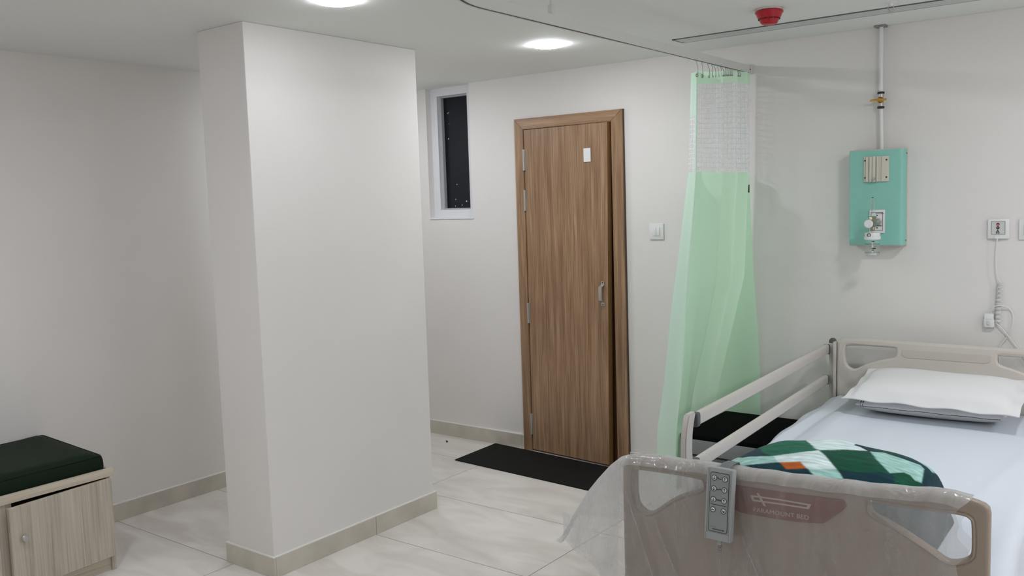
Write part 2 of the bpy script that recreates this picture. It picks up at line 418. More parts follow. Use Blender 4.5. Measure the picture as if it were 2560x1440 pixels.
skirting('baseboard_column', [(PX0-bt, PX1+bt, PY0-bt, PY0-.0005), (PX1+.0005, PX1+bt, PY0, 2.928), (PX1+.0005, PX1+bt, 2.93, PY1+bt), (PX0-bt, PX0-.0005, PY0, PY1), (PX0, PX1, PY1+.0005, PY1+bt)])

# window: white frame set back in the recess, dark pane, sill
win = thing('window_1', (WX0, D+.05, WZ0), None, None, kind='structure')
b = BM(); fy = D+.05
gx0, gx1, gz0, gz1 = -4.075, -3.812, 1.551, 2.312
box(b, WX0, gx0, fy, fy+.06, WZ0, H); box(b, gx1, WX1, fy, fy+.06, WZ0, H)
box(b, gx0, gx1, fy, fy+.06, WZ0, gz0); box(b, gx0, gx1, fy, fy+.06, gz1, H)
obj('window_frame', b, M_upvc, win, smooth=False)
b = BM()
box(b, gx0, gx0+.012, fy+.03, fy+.075, gz0, gz1); box(b, gx1-.012, gx1, fy+.03, fy+.075, gz0, gz1)
box(b, gx0+.012, gx1-.012, fy+.03, fy+.075, gz0, gz0+.01); box(b, gx0+.012, gx1-.012, fy+.03, fy+.075, gz1-.01, gz1)
obj('sash', b, mat('grey_sash', (176, 178, 180), .4), win, smooth=False)
b = BM(); box(b, gx0+.012, gx1-.012, fy+.055, fy+.061, gz0+.01, gz1-.01); pane = obj('pane', b, M_glassdark, win, smooth=False)
b = BM()
for px, pz, r in ((-4.03, 2.03, .004), (-4.02, 2.13, .002), (-3.97, 1.72, .003), (-3.985, 1.62, .003), (-3.99, 1.575, .003), (-3.93, 1.58, .003), (-3.89, 1.605, .005), (-4.03, 2.20, .003), (-4.02, 2.205, .003)):
    lathe(b, [(0, .001), (r, .0005), (r, 0)], (px, fy+.0548, pz), 'y', 8)
obj('paint_fleck', b, M_white, pane)
b = BM(); box(b, WX0, WX1+.008, D-.006, fy, WZ0-.004, WZ0+.006, .002, 1); obj('window_sill', b, M_upvc, win, smooth=False)

# door: walnut frame, leaf standing slightly ajar
door = thing('door_1', (DX0, D, 0), None, None, kind='structure')
def casing():
    y0, y1 = D-.022, D+.1
    b = BM()
    def prism(pts, mi):
        v0 = [b.verts.new((x, y0, z)) for x, z in pts]; v1 = [b.verts.new((x, y1, z)) for x, z in pts]
        b.faces.new(v0).material_index = mi; b.faces.new(list(reversed(v1))).material_index = mi
        n = len(pts)
        for i in range(n): b.faces.new((v0[i], v0[(i+1) % n], v1[(i+1) % n], v1[i])).material_index = 2 if False else mi
    o0, o1, oz = DX0-.066, DX1+.078, DZ+.066
    prism([(o0, 0), (DX0, 0), (DX0, DZ), (o0, oz)], 0); prism([(DX1, 0), (o1, 0), (o1, oz), (DX1, DZ)], 0)
    prism([(DX0, DZ), (DX1, DZ), (o1, oz), (o0, oz)], 1)
    bmesh.ops.recalc_face_normals(b, faces=b.faces)
    bmesh.ops.bevel(b, geom=[e for e in b.edges if all(abs(v.co.y-y0) < 1e-5 for v in e.verts)], offset=.0025, segments=2, affect='EDGES')
    for f in b.faces:
        if abs(f.normal.x) > .9 and f.calc_center_median().x > DX1+.07: f.material_index = 2
    return obj('door_frame', b, [M_wood, M_woodh, M_wedge], door, smooth=False)
casing()
b = BM(); box(b, DX0+.002, DX1-.0005, D+.020, D+.09, 0, DZ-.001); obj('door_stop', b, mat('brown_rebate', (104, 72, 46), .5), door, smooth=False)
def leaf_y(x, z):                              # hinged at the left, the free edge stands out more towards the floor
    s = (x-DX0)/(DX1-DX0); return D-.02-s*(.030+.022*(1-z/DZ))
def leaf():
    b = BM(); nx, nz = 6, 16; x0, z0, z1, th = DX0+.007, .012, DZ-.004, .045
    def fp(i, j):
        z = z0+(z1-z0)*j/nz; x1 = DX1-.007-.024*(1-z/DZ); x = x0+(x1-x0)*i/nx; return (x, leaf_y(x, z), z)
    F = [[fp(i, j) for i in range(nx+1)] for j in range(nz+1)]
    V = [[b.verts.new(p) for p in r] for r in F]; B = [[b.verts.new((p[0]+.001, p[1]+th, p[2])) for p in r] for r in F]
    for j in range(nz):
        for i in range(nx):
            b.faces.new((V[j][i], V[j][i+1], V[j+1][i+1], V[j+1][i])); b.faces.new((B[j][i+1], B[j][i], B[j+1][i], B[j+1][i+1]))
        b.faces.new((V[j][0], V[j+1][0], B[j+1][0], B[j][0])).material_index = 1
        b.faces.new((V[j][nx], B[j][nx], B[j+1][nx], V[j+1][nx])).material_index = 1
    for i in range(nx):
        b.faces.new((V[0][i], B[0][i], B[0][i+1], V[0][i+1])).material_index = 1
        b.faces.new((V[nz][i], V[nz][i+1], B[nz][i+1], B[nz][i])).material_index = 1
    return obj('door_leaf', b, [M_wood, mat('brown_leaf_edge', (136, 98, 62), .5, var=(30, .1))], door, ang=30)
lf = leaf()
for z0, z1 in ((1.782, 1.911), (1.532, 1.661), (.826, .954), (.108, .244)):
    b = BM(); x = DX0+.003; y = D-.026
    tube(b, [(x, y, z0), (x, y, z1)], .0062, 10)
    for k in range(1, 4): tube(b, [(x, y, z0+(z1-z0)*k/4-.001), (x, y, z0+(z1-z0)*k/4+.001)], .0068, 10)
    box(b, x+.004, x+.012, y+.003, y+.006, z0, z1)
    obj('hinge', b, M_steel, door)
def pull():
    x = -2.735; z0, z1 = 0.964, 1.111; y = leaf_y(x, 1.04)
    b = BM()
    path = [(x, y-.0015, z1), (x, y-.0015, z1-.022), (x, y-.012, z1-.028), (x, y-.030, z1-.036), (x, y-.032, z1-.05), (x, y-.032, z0+.05), (x, y-.030, z0+.036), (x, y-.012, z0+.028), (x, y-.0015, z0+.022), (x, y-.0015, z0)]
    rows = []
    for p in path:
        ww = .011
        rows.append([(p[0]-ww, p[1], p[2]), (p[0]+ww, p[1], p[2])])
    grid(b, rows)
    bmesh.ops.recalc_face_normals(b, faces=b.faces); bmesh.ops.solidify(b, geom=b.faces[:], thickness=.0028); bmesh.ops.recalc_face_normals(b, faces=b.faces)
    o = obj('door_handle', b, M_steel, lf, ang=50)
    for z in (z1-.008, z0+.008):
        b = BM(); lathe(b, [(0, .0045), (.003, .004), (.004, .002), (.004, 0)], (x, y-.002, z), 'y', 12); obj('screw', b, M_dark, lf)
pull()
b = BM(); sx0, sx1, sz0, sz1 = -2.853, -2.804, 1.810, 1.890; sy = leaf_y(-2.80, 1.85)
ang = .012
box(b, sx0, sx1, sy-.004, sy-.0005, sz0, sz1, .0012, 1)
st = obj('door_card', b, M_white); own_origin(st, (-2.803, sy-.002, 1.849))
tag(st, 'small white card stuck high on the brown wooden door', 'card')

# ------------------------------------------------------------------ ceiling fittings
def downlight(x, y, label, led):
    t = thing('ceiling_downlight', (x, y, H), label, 'light', group='round ceiling downlights')
    b = BM(); lathe(b, [(.079, 0), (.083, 0), (.083, -.0015), (.0815, -.0025), (.080, -.0028), (.0788, -.002), (.0788, 0)], (x, y, H), n=48)
    obj('bezel', b, M_white, t)
    b = BM(); lathe(b, [(.0784, -.001), (.0782, -.0065), (.075, -.010), (.06, -.013), (.03, -.0145), (0, -.015)], (x, y, H), n=48)
    obj('diffuser', b, led, t)
    return t
LBL = ['glowing round ceiling downlight between the curtain track and the door wall', 'glowing round ceiling downlight cut by the top edge above the column',
       'added round fill downlight on the near side of the column, behind the viewer', 'round ceiling downlight over the head of the bed',
       'added round fill downlight by the rear wall on the far right side of the room', 'added round fill downlight in the middle of the far right side of the room',
       'added round fill downlight over the near end of the storage bench', 'added round fill downlight in the alcove hidden behind the column',
       'added round fill downlight on the near far-right side, behind the viewer', 'added round fill downlight behind the viewer on the left']
for (x, y), l, k in zip(DOWNLIGHTS, LBL, LAMPS): downlight(x, y, l, lamp_material(k))

sm = thing('smoke_detector', (-1.44, 3.735, H), 'red capped smoke detector on the ceiling beside the long air slot', 'smoke detector')
c = (-1.44, 3.735, H)
b = BM(); lathe(b, [(0, 0), (.050, 0), (.050, -.005), (.046, -.0075), (0, -.0075)], c, n=40); obj('base', b, M_white, sm)
b = BM(); lathe(b, [(0, -.0076), (.054, -.0076), (.058, -.011), (.058, -.017), (.053, -.022), (.048, -.036), (.041, -.044), (.036, -.056), (.031, -.062), (.022, -.065), (0, -.066)], c, n=40)
cap = obj('cap', b, M_red, sm)
b = BM()
for k in range(12):
    a = 2*PI*k/12; q = Vector(c)+Vector((math.cos(a)*.0425, math.sin(a)*.0425, -.0425)); tq = Vector((-math.sin(a), math.cos(a), 0))
    tube(b, [q-tq*.008, q+tq*.008], .0028, 6)
obj('vent_slot', b, mat('deep_red_slot', (74, 2, 10), .6), cap)

av = thing('air_slot_diffuser', (-1.0, 4.14, H), 'long thin grey air slot in the ceiling along the door wall', 'air vent')
b = BM(); ax0, ax1, ay0, ay1 = -2.07, .9, 4.085, 4.205
box(b, ax0, ax1, ay0, ay0+.005, H-.004, H+.03); box(b, ax0, ax1, ay1-.005, ay1, H-.004, H+.03)
box(b, ax0, ax0+.01, ay0, ay1, H-.004, H+.03); box(b, ax1-.01, ax1, ay0, ay1, H-.004, H+.03)
obj('frame', b, mat('dark_edge_profile', (92, 94, 93), .5), av, smooth=False)
b = BM(); box(b, ax0+.01, ax1-.01, ay0+.008, ay1-.008, H-.0012, H-.0004); obj('backing', b, M_dark, av, smooth=False)
for k in range(3):
    b = BM(); y = ay0+.0245+k*.0355; box(b, ax0+.012, ax1-.012, y-.0165, y+.0165, H-.0042, H-.0014); obj('blade', b, mat('grey_blade', (206, 209, 207), .5), av, smooth=False)

sp = thing('sprinkler_head', (-1.017, 3.99, H), 'small metal sprinkler head hanging from the ceiling at the top edge', 'sprinkler')
c = (-1.017, 3.985, H)
b = BM(); lathe(b, [(0, 0), (.024, 0), (.024, -.003), (.010, -.006), (.010, -.016), (.006, -.018), (0, -.018)], c, n=24); obj('cup', b, M_white, sp)
b = BM()
for s in (-1, 1): tube(b, [(c[0]+s*.009, c[1], H-.014), (c[0]+s*.011, c[1], H-.024), (c[0]+s*.003, c[1], H-.036)], .002, 6)
obj('yoke', b, M_steel, sp)
b = BM(); lathe(b, [(0, -.035), (.014, -.036), (.014, -.038), (0, -.038)], c, n=20); obj('deflector', b, M_steel, sp)

# curtain track: straight from the rear wall, then bending round the bed
TX, TZ = -1.852, 2.236
tr = thing('curtain_track', (TX, D, TZ), 'white aluminium curtain track hung below the ceiling and bending round the bed', 'curtain track')
path = [(TX, D-.004, TZ), (TX, 3.4, TZ), (TX, 2.32, TZ)]
R0 = .34
for k in range(1, 13):
    a = k/12*PI/2; path.append((TX+R0-R0*math.cos(a), 2.32-R0*math.sin(a), TZ))
path += [(-.6, 2.32-R0, TZ), (1.2, 2.32-R0, TZ)]
def profile_sweep(b, path, prof, mi=0):
    P = [Vector(p) for p in path]; rows = []
    for i, p in enumerate(P):
        t = (P[min(i+1, len(P)-1)]-P[max(i-1, 0)]); t.z = 0; t.normalize(); n = Vector((-t.y, t.x, 0))
        rows.append([p+n*u+Vector((0, 0, v)) for u, v in prof])
    V = grid(b, rows, close=True)
    b.faces.new(list(reversed(V[0]))); b.faces.new(V[-1])
b = BM(); profile_sweep(b, path, [(-.0125, -.018), (-.0125, .018), (.0125, .018), (.0125, -.018), (.0055, -.018), (.0055, -.006), (-.0055, -.006), (-.0055, -.018)])
bmesh.ops.recalc_face_normals(b, faces=b.faces); obj('rail', b, M_alu, tr, ang=30)
b = BM(); profile_sweep(b, path, [(-.0052, -.0172), (-.0052, -.0062), (.0052, -.0062), (.0052, -.0172)]); bmesh.ops.recalc_face_normals(b, faces=b.faces)
obj('groove', b, M_black, tr, ang=30)
b = BM(); box(b, TX-.02, TX+.02, D-.022, D-.0005, TZ-.022, TZ+.024, .002, 1); wb = obj('wall_bracket', b, M_alu, tr, smooth=False)
b = BM()
for dx, dz in ((-.006, .012), (.012, -.002)): lathe(b, [(0, .003), (.003, .002), (.004, 0)], (TX+dx, D-.022, TZ+dz), 'y', 10)
obj('screw', b, M_dark, wb)
for x, y in ((TX, 2.715), (-.35, 2.32-R0)):
    b = BM(); tube(b, [(x, y, TZ+.018), (x, y, H)], .0065, 12); box(b, x-.0095, x+.0095, y-.011, y+.011, TZ+.014, TZ+.052, .002, 1)
    lathe(b, [(.0066, -.001), (.02, -.001), (.02, -.005), (.0066, -.008)], (x, y, H), n=20); obj('hanging_rod', b, M_alu, tr)

# ------------------------------------------------------------------ curtain gathered at the wall end of the track
ct = thing('bed_curtain', (TX, 4.2, TZ-.02), 'pale green hospital curtain with white net top, gathered at the wall', 'curtain')
LZ = [2.17, 1.695, 1.17, .66, .40, .13]
FOLD = {'A0': [(-1.957, 4.1), (-1.978, 4.1), (-2.061, 4.1), (-2.13, 4.1), (-2.171, 4.1)],
 'F0': [(-1.928, 4.0), (-1.949, 4.0), (-2.035, 4.01), (-2.109, 4.02), (-2.149, 4.02)],
 'G': [(-1.883, 3.95), (-1.897, 3.95), (-1.958, 3.955), (-2.016, 3.965), (-2.029, 3.965)],
 'F1': [(-1.858, 3.925), (-1.866, 3.92), (-1.912, 3.91), (-1.955, 3.90), (-1.984, 3.90)],
 'M1': [(-1.850, 4.05), (-1.852, 4.05), (-1.894, 4.03), (-1.962, 3.99), (-2.000, 3.98)],
 'F2': [(-1.850, 4.19), (-1.846, 4.17), (-1.874, 4.13), (-1.963, 4.08), (-2.014, 4.08)],
 'V2': [(-1.906, 4.225), (-1.910, 4.225), (-1.945, 4.185), (-2.025, 4.145), (-2.040, 4.15)],
 'F3': [(-1.836, 4.33), (-1.831, 4.31), (-1.859, 4.26), (-1.967, 4.22), (-2.019, 4.22)],
 'M3': [(-1.876, 4.375), (-1.872, 4.36), (-1.866, 4.31), (-1.972, 4.26), (-2.020, 4.26)],
 'F4': [(-1.826, 4.44), (-1.817, 4.43), (-1.834, 4.38), (-1.944, 4.33), (-2.006, 4.31)],
 'V4': [(-1.866, 4.475), (-1.872, 4.475), (-1.925, 4.455), (-2.005, 4.435), (-2.010, 4.44)],
 'F5': [(-1.836, 4.495), (-1.842, 4.495), (-1.826, 4.492), (-1.800, 4.49), (-1.790, 4.488)]}
KEYS = list(FOLD)
for k in KEYS:
    a, c = FOLD[k][3], FOLD[k][4]; FOLD[k].append((c[0]+(c[0]-a[0])*.25, c[1]))
def curtain_row(z):
    pts = []
    for k in KEYS:
        L = list(zip(LZ, FOLD[k])); L = L[::-1]
        pts.append(Vector((interp([(q, p[0]) for q, p in L], z), interp([(q, p[1]) for q, p in L], z), z)))
    row = []
    n = len(pts)
    for i in range(n-1):
        a, p, q, d = pts[max(i-1, 0)], pts[i], pts[i+1], pts[min(i+2, n-1)]
        for k in range(8):
            t = k/8
            s = .5*((2*p)+(q-a)*t+(2*a-5*p+4*q-d)*t*t+(3*p-a-3*q+d)*t**3); l = p.lerp(q, t)
            row.append(l.lerp(s, .75))
    row.append(pts[-1]); return row
NJ = (len(KEYS)-1)*8
ref = curtain_row(1.9); S = [0]
for a, c in zip(ref, ref[1:]): S.append(S[-1]+(c-a).length)
def smooth_levels(z): return z
def curtain_part(name, z0, z1, nz, mats, mi=None, parent=ct):
    zs = [z0+(z1-z0)*i/nz for i in range(nz+1)]; rows = []
    for z in zs:
        r = curtain_row(z)
        for j, p in enumerate(r):
            p.z += .042*sstep(3.92, 4.40, p.y)*sstep(1.72, 2.12, z)
            dr = .012*math.sin(j*.42+z*2.6)*sstep(1.7, .7, z)*sstep(24, 34, j)
            p.x += dr; p.y += .004*math.sin(z*9+j*.3)*sstep(2.1, 1.2, z)*(0 if j > NJ-12 else 1)
        rows.append(r)
    b = BM(); grid(b, rows, uv=lambda i, j: (S[min(j, NJ)]*1.0, zs[min(i, nz)]), mi=mi)
    return obj(name, b, mats, parent, ang=80)
curtain_part('header_band', 2.115, 2.172, 3, [M_green])
curtain_part('net_panel', 1.705, 2.115, 14, [M_net, M_green, M_hem], mi=lambda i, j: (2 if 16 <= j < 24 or (j < 16 and i > 8) else 0))
curtain_part('drape', .13, 1.705, 56, [M_green, M_hem], mi=lambda i, j: 1 if j < 24 else 0)
def hook_bm(x, y):
    b = BM(); z = 2.172
    pts = [(x, y, z-.022), (x+.004, y, z-.027), (x+.006, y, z-.016), (x+.004, y, z+.012), (x, y+.003, z+.026), (x-.004, y, z+.040), (x, y, z+.047), (x+.004, y, z+.040)]
    tube(b, catmull(pts, 5), .0013, 6); lathe(b, [(.0045, .001), (.0085, .001), (.0085, -.001), (.0045, -.001), (.0045, .001)], (x-.001, y, z-.022), 'x', 14)
    return b
hk = obj('curtain_hook', hook_bm(TX, 0), M_galv, None); hk.parent = ct
hk.data.transform(Matrix.Translation((-TX, 0, -(TZ-.02)))); first = True
hys = [3.905, 3.96, 4.03, 4.07, 4.10, 4.135, 4.17, 4.195, 4.225, 4.25, 4.275, 4.30, 4.325, 4.35, 4.375, 4.40, 4.43, 4.46]
for y in hys:
    o = hk if first else hk.copy()
    if not first: COL.objects.link(o)
    o.location = (0, y-4.2, 0); o.rotation_euler = (0, 0, random.uniform(-.8, .8)); o.scale.z = 1-.62*sstep(3.92, 4.40, y); first = False
b = BM(); q = curtain_row(1.66)[8*9+2]; box(b, q.x-.003, q.x+.006, q.y-.006, q.y+.006, 1.60, 1.64); obj('care_tag', b, M_ink, ct)

# ------------------------------------------------------------------ wall fittings
def frame_plate(name, x0, x1, z0, z1, th, parent, m=M_white, bev=.003):
    b = BM(); box(b, x0, x1, D-th, D-.0003, z0, z1, bev, 2); return obj(name, b, m, parent)
sw = thing('light_switch', (-2.404, D, 1.398), 'white square light switch between the wooden door and the green curtain', 'light switch')
frame_plate('plate', -2.449, -2.359, 1.353, 1.443, .009, sw)
for x0, x1 in ((-2.4265, -2.4045), (-2.4035, -2.3815)):
    b = BM(); box(b, x0, x1, D-.0135, D-.0088, 1.374, 1.423, .002, 2); obj('rocker', b, M_white, sw)
sw2 = thing('blank_wall_plate', (-.555, D, 1.397), 'plain white wall plate cut by the right edge beside the nurse call plate', 'wall plate')
frame_plate('plate', -.605, -.46, 1.352, 1.444, .010, sw2)
for k in range(2):
    b = BM(); box(b, -.585+k*.052, -.535+k*.052, D-.013, D-.0098, 1.372, 1.424, .002, 2); obj('rocker', b, M_white, sw2)

# green bed-head gas panel
gp = thing('gas_panel', (-1.18, D, 1.33), 'green bedhead panel with cream sides on the wall above the bed', 'medical panel')
gx0, gx1, gz0, gz1, gy = -1.316, -1.073, 1.331, 1.780, 4.440
b = BM(); box(b, gx0+.001, gx1-.002, gy+.006, D-.0005, gz0-.004, gz1+.004, .002, 1); box(b, gx0-.001, gx1+.002, D-.014, D-.0005, gz0-.004, gz1+.004, .001, 1); obj('housing', b, M_cream, gp)
def gface():
    b = BM(); prof = [(gx0-.0005, D-.016), (gx0-.0005, gy+.004), (gx0+.002, gy), (gx1-.020, gy), (gx1-.010, gy+.001), (gx1-.004, gy+.004), (gx1, gy+.012), (gx1, D-.016)]
    rows = [[(x, y, z) for x, y in prof] for z in (gz0, gz1)]
    grid(b, rows); bmesh.ops.recalc_face_normals(b, faces=b.faces); bmesh.ops.solidify(b, geom=b.faces[:], thickness=.003); return b
obj('front_cover', gface(), M_teal, gp)
for z in (gz0+.02, gz1-.02):
    b = BM(); lathe(b, [(0, .0045), (.003, .004), (.0035, .0025)], (gx1, D-.030, z), 'x', 10); obj('cover_screw', b, M_dark, gp)
b = BM(); bx0, bx1, bz0, bz1 = -1.249, -1.134, 1.631, 1.750
box(b, bx0, bx1, gy-.006, gy-.0005, bz0, bz1, .001, 1)
for x0, x1, d in ((.012, .026, .014), (.030, .042, .020), (.044, .058, .022), (.061, .068, .018), (.082, .112, .010)):
    box(b, bx0+x0, bx0+x1, gy-d, gy-.0055, bz0, bz1, .001, 1)
rp = obj('rail_plate', b, M_cream, gp, smooth=False)
for x in (bx0+.008, bx1-.010):
    for z in (bz0+.020, bz1-.018):
        b = BM(); lathe(b, [(0, .0125), (.003, .012), (.004, .010)], (x, gy, z), 'y', 12); obj('screw', b, M_dark, rp)
b = BM(); lathe(b, [(0, .034), (.006, .033), (.007, .030), (.007, .02), (.009, .02)], (bx0+.054, gy, bz0+.014), 'y', 16); obj('thumb_screw', b, M_steel, rp)
b = BM(); ox0, ox1, oz0, oz1 = -1.221, -1.150, 1.387, 1.499
box(b, ox0, ox1, gy-.008, gy-.0005, oz0, oz1, .002, 2); op = obj('oxygen_outlet', b, M_white, gp)
def rect_line(b, x0, x1, z0, z1, y, wd=.0012, th=.0006):
    box(b, x0, x1, y-th, y, z1-wd, z1); box(b, x0, x1, y-th, y, z0, z0+wd); box(b, x0, x0+wd, y-th, y, z0+wd, z1-wd); box(b, x1-wd, x1, y-th, y, z0+wd, z1-wd)
b = BM(); rect_line(b, ox0+.008, ox1-.009, oz0+.012, oz1-.013, gy-.0081, .0016); obj('outline', b, M_ink, op, smooth=False)
for z in (oz0+.026, oz1-.027):
    b = BM(); lathe(b, [(0, .0015), (.003, .001), (.0032, 0)], (ox0+.036, gy-.008, z), 'y', 10); obj('dot', b, M_ink, op)
obj('oxygen_lettering', text_mesh('OXYGEN', .009, ox0+.030, gy-.0085, oz1-.0215), M_ink, op, smooth=False)
b = BM(); lathe(b, [(.010, .0), (.016, .003), (.016, .006), (.011, .008), (.007, .006), (0, .006)], (ox0+.042, gy-.008, oz0+.055), 'y', 24); obj('socket', b, M_steel, op)
b = BM(); box(b, ox0+.018, ox0+.058, gy-.011, gy-.008, oz0+.034, oz0+.0365); obj('latch', b, M_ink, op)

# oxygen pipe above the panel
pp = thing('oxygen_pipe', (-1.188, 4.497, gz1), 'thin white oxygen pipe with brass valve from ceiling to green panel', 'pipe')
px, py = -1.190, 4.500
b = BM(); tube(b, [(px, py, 2.052), (px, py, H-.001)], .0095, 14); obj('upper_pipe', b, M_white, pp)
b = BM(); tube(b, [(px+.006, py, gz1+.002), (px+.002, py, 1.975)], .0085, 14); obj('lower_pipe', b, M_white, pp)
b = BM(); box(b, px-.028, px+.022, py-.022, D-.001, H-.009, H-.0006, .001, 1); obj('ceiling_flange', b, M_galv, pp)
vy = py
b = BM(); tube(b, [(px, vy, 1.985), (px, vy, 2.045)], .0125, 16); vb = obj('valve_body', b, M_steel, pp)
b = BM(); lathe(b, [(0, .026), (.007, .026), (.012, .020), (.016, .010), (.014, 0)], (px, vy, 2.016), 'y', 16); obj('valve_bonnet', b, M_brass, vb)
b = BM(); box(b, px-.042, px+.034, vy-.030, vy-.026, 2.011, 2.020, .002, 1); obj('valve_lever', b, M_brass, vb)
for z in (1.977, 2.045):
    b = BM(); tube(b, [(px, vy, z), (px, vy, z+.010)], .0165, 6); obj('union_nut', b, mat('dark_nut', (52, 44, 44), .5, metal=.3), pp)

# oxygen flowmeter with humidifier bottle
fl = thing('oxygen_flowmeter', (-1.185, 4.35, 1.43), 'clear oxygen flowmeter with white capped humidifier bottle plugged into the green panel', 'flowmeter')
fx, fy2 = -1.184, 4.352
b = BM(); tube(b, [(fx+.012, gy-.012, 1.442), (fx+.004, fy2, 1.442)], .008, 12); obj('adapter', b, M_steel, fl)
b = BM(); box(b, fx-.013, fx+.015, fy2-.014, fy2+.016, 1.420, 1.470, .003, 2); lathe(b, [(.009, -.02), (.012, -.008), (.010, 0)], (fx, fy2, 1.42), n=16); obj('valve_block', b, mat('satin_chrome', (170, 168, 150), .25, metal=1), fl)
b = BM(); lathe(b, [(.007, 0), (.007, .012), (.019, .013), (.020, .018), (.020, .028), (.017, .031), (0, .032)], (fx-.008, fy2-.012, 1.436), 'y', 12); obj('control_knob', b, M_white, fl)
b = BM(); lathe(b, [(0, 0), (.013, 0), (.013, .082), (.012, .086), (0, .086)], (fx, fy2, 1.470), n=20); gt = obj('flow_tube', b, M_clear, fl)
b = BM()
for k in range(9): box(b, fx-.002, fx+.006, fy2-.0136, fy2-.0130, 1.482+k*.0075, 1.4830+k*.0075)
obj('scale_marks', b, M_ink, gt, smooth=False)
b = BM(); lathe(b, [(0, .086), (.005, .086), (.005, .089), (0, .089)], (fx, fy2, 1.470), n=12); obj('tube_cap', b, M_ink, fl)
b = BM(); lathe(b, [(0, .033), (.010, .032), (.033, .030), (.034, .027), (.034, .014), (.037, .012), (.037, -.001), (.033, -.002), (0, -.002)], (fx, fy2, 1.364), n=36)
bc = obj('bottle_cap', b, M_white, fl)
b = BM(); lathe(b, [(.006, .0), (.0085, .0), (.0085, .002), (.006, .002), (.006, 0)], (fx-.006, fy2-.0335, 1.384), 'y', 16); obj('outlet_port', b, M_ink, bc)
b = BM(); lathe(b, [(.0325, -.002), (.0325, -.070), (.029, -.079), (.01, -.081), (0, -.081)], (fx, fy2, 1.364), n=32)
bo = obj('humidifier_bottle', b, M_clear, fl)
b = BM(); lathe(b, [(.0329, .0), (.0329, .0012), (.0326, .0012)], (fx, fy2, 1.340), n=32); lathe(b, [(.0329, .0), (.0329, .0012), (.0326, .0012)], (fx, fy2, 1.300), n=32)
for dz, wdt in ((-.012, .012), (-.044, .018), (-.052, .010)): box(b, fx+.006, fx+.006+wdt, fy2-.0318, fy2-.0300, 1.364+dz, 1.364+dz+.004)
obj('level_marks', b, M_ink, bo, smooth=False)
b = BM(); tube(b, [(fx, fy2, 1.362), (fx, fy2, 1.298)], .0042, 10); lathe(b, [(0, 0), (.019, 0), (.019, -.009), (0, -.009)], (fx, fy2, 1.298), n=20); obj('dip_tube', b, M_white, fl)

# nurse call plate, coiled cord and handset
nc = thing('nurse_call_unit', (-.685, D, 1.40), 'white nurse call plate with coiled cord and handset on the rear wall', 'nurse call')
frame_plate('plate', -.729, -.641, 1.356, 1.446, .016, nc, bev=.006)
ny = D-.0162
b = BM(); box(b, -.712, -.658, ny-.0008, ny+.001, 1.377, 1.434); fp = obj('symbol_panel', b, mat('grey_white_panel', (206, 208, 205), .4), nc, smooth=False)
b = BM(); rect_line(b, -.713, -.657, 1.376, 1.435, ny-.0006, .0012, .0006); obj('outline', b, M_ink, fp, smooth=False)
b = BM(); lathe(b, [(0, .0022), (.0065, .002), (.0068, 0)], (-.686, ny-.0004, 1.4215), 'y', 20); lb = obj('red_button', b, M_red2, fp)
b = BM(); box(b, -.6895, -.6825, ny-.0032, ny-.0024, 1.4202, 1.4228); obj('mark', b, mat('pink_mark', (220, 150, 160), .5), lb, smooth=False)
b = BM(); lathe(b, [(0, .0022), (.0065, .002), (.0068, 0)], (-.686, ny-.0004, 1.406), 'y', 20); lb = obj('black_button', b, M_black, fp)
b = BM(); box(b, -.6895, -.6825, ny-.0032, ny-.0024, 1.4047, 1.4073); obj('mark', b, M_ctrl, lb, smooth=False)
b = BM()
tube(b, [(-.686, ny-.001, 1.399), (-.686, ny-.001, 1.394)], .0012, 6); tube(b, [(-.686, ny-.001, 1.395), (-.690, ny-.001, 1.388), (-.692, ny-.001, 1.380)], .0018, 6); tube(b, [(-.685, ny-.001, 1.393), (-.683, ny-.001, 1.386)], .0018, 6)
lathe(b, [(.0022, .001), (.0042, .001), (.0042, 0)], (-.683, ny-.0004, 1.3835), 'y', 14)
obj('person_symbol', b, M_ink, fp)
b = BM(); box(b, -.699, -.672, ny-.004, ny+.006, 1.357, 1.370, .001, 1); obj('cord_socket', b, M_white, nc)
def cordpts():
    y = D-.02
    p = [(-.687, y, 1.358), (-.690, y, 1.33), (-.692, y, 1.278), (-.690, y, 1.224), (-.684, y, 1.185), (-.675, y, 1.165), (-.668, y, 1.158)]
    p = [tuple(v) for v in catmull(p, 5)]
    turns, r = 30, .0085
    for k in range(turns*10+1):
        a = 2*PI*k/10; t = k/(turns*10); cx = -.674-.006*t; p.append((cx+r*math.sin(a), D-.0125+(r-.0005)*math.cos(a)*.9-.001, 1.158-t*.18))
    tail = [(-.688, D-.014, .976), (-.664, D-.014, .952), (-.644, D-.013, .927), (-.61, D-.012, .88), (-.575, D-.012, .832), (-.535, D-.012, .76), (-.545, D-.012, .70), (-.60, D-.012, .70), (-.66, D-.012, .76), (-.672, D-.012, .855),
            (-.644, D-.009, .909), (-.624, D-.009, .956), (-.620, D-.010, 1.010), (-.635, D-.010, 1.042), (-.666, D-.024, 1.056), (-.695, D-.024, 1.050), (-.706, D-.02, 1.030), (-.708, D-.016, 1.018)]
    return p, [tuple(v) for v in catmull(tail, 7)]
p1, p2 = cordpts()
b = BM(); tube(b, p1, .0026, 7); tube(b, p2, .0026, 8); obj('coiled_cord', b, M_cord, nc)
b = BM(); box(b, -.734, -.695, D-.026, D-.003, .953, 1.017, .005, 2); box(b, -.737, -.692, D-.022, D-.006, .955, .992, .004, 2); hs = obj('handset', b, M_white, nc)
b = BM(); box(b, -.721, -.708, D-.030, D-.025, .965, .986, .002, 1); box(b, -.728, -.700, D-.0272, D-.0255, .992, .9935); obj('handset_button', b, mat('off_white_button', (214, 214, 210), .4), hs)
b = BM(); box(b, -.727, -.703, D-.004, D-.0004, .96, 1.005, .001, 1); obj('wall_clip', b, M_white, nc)

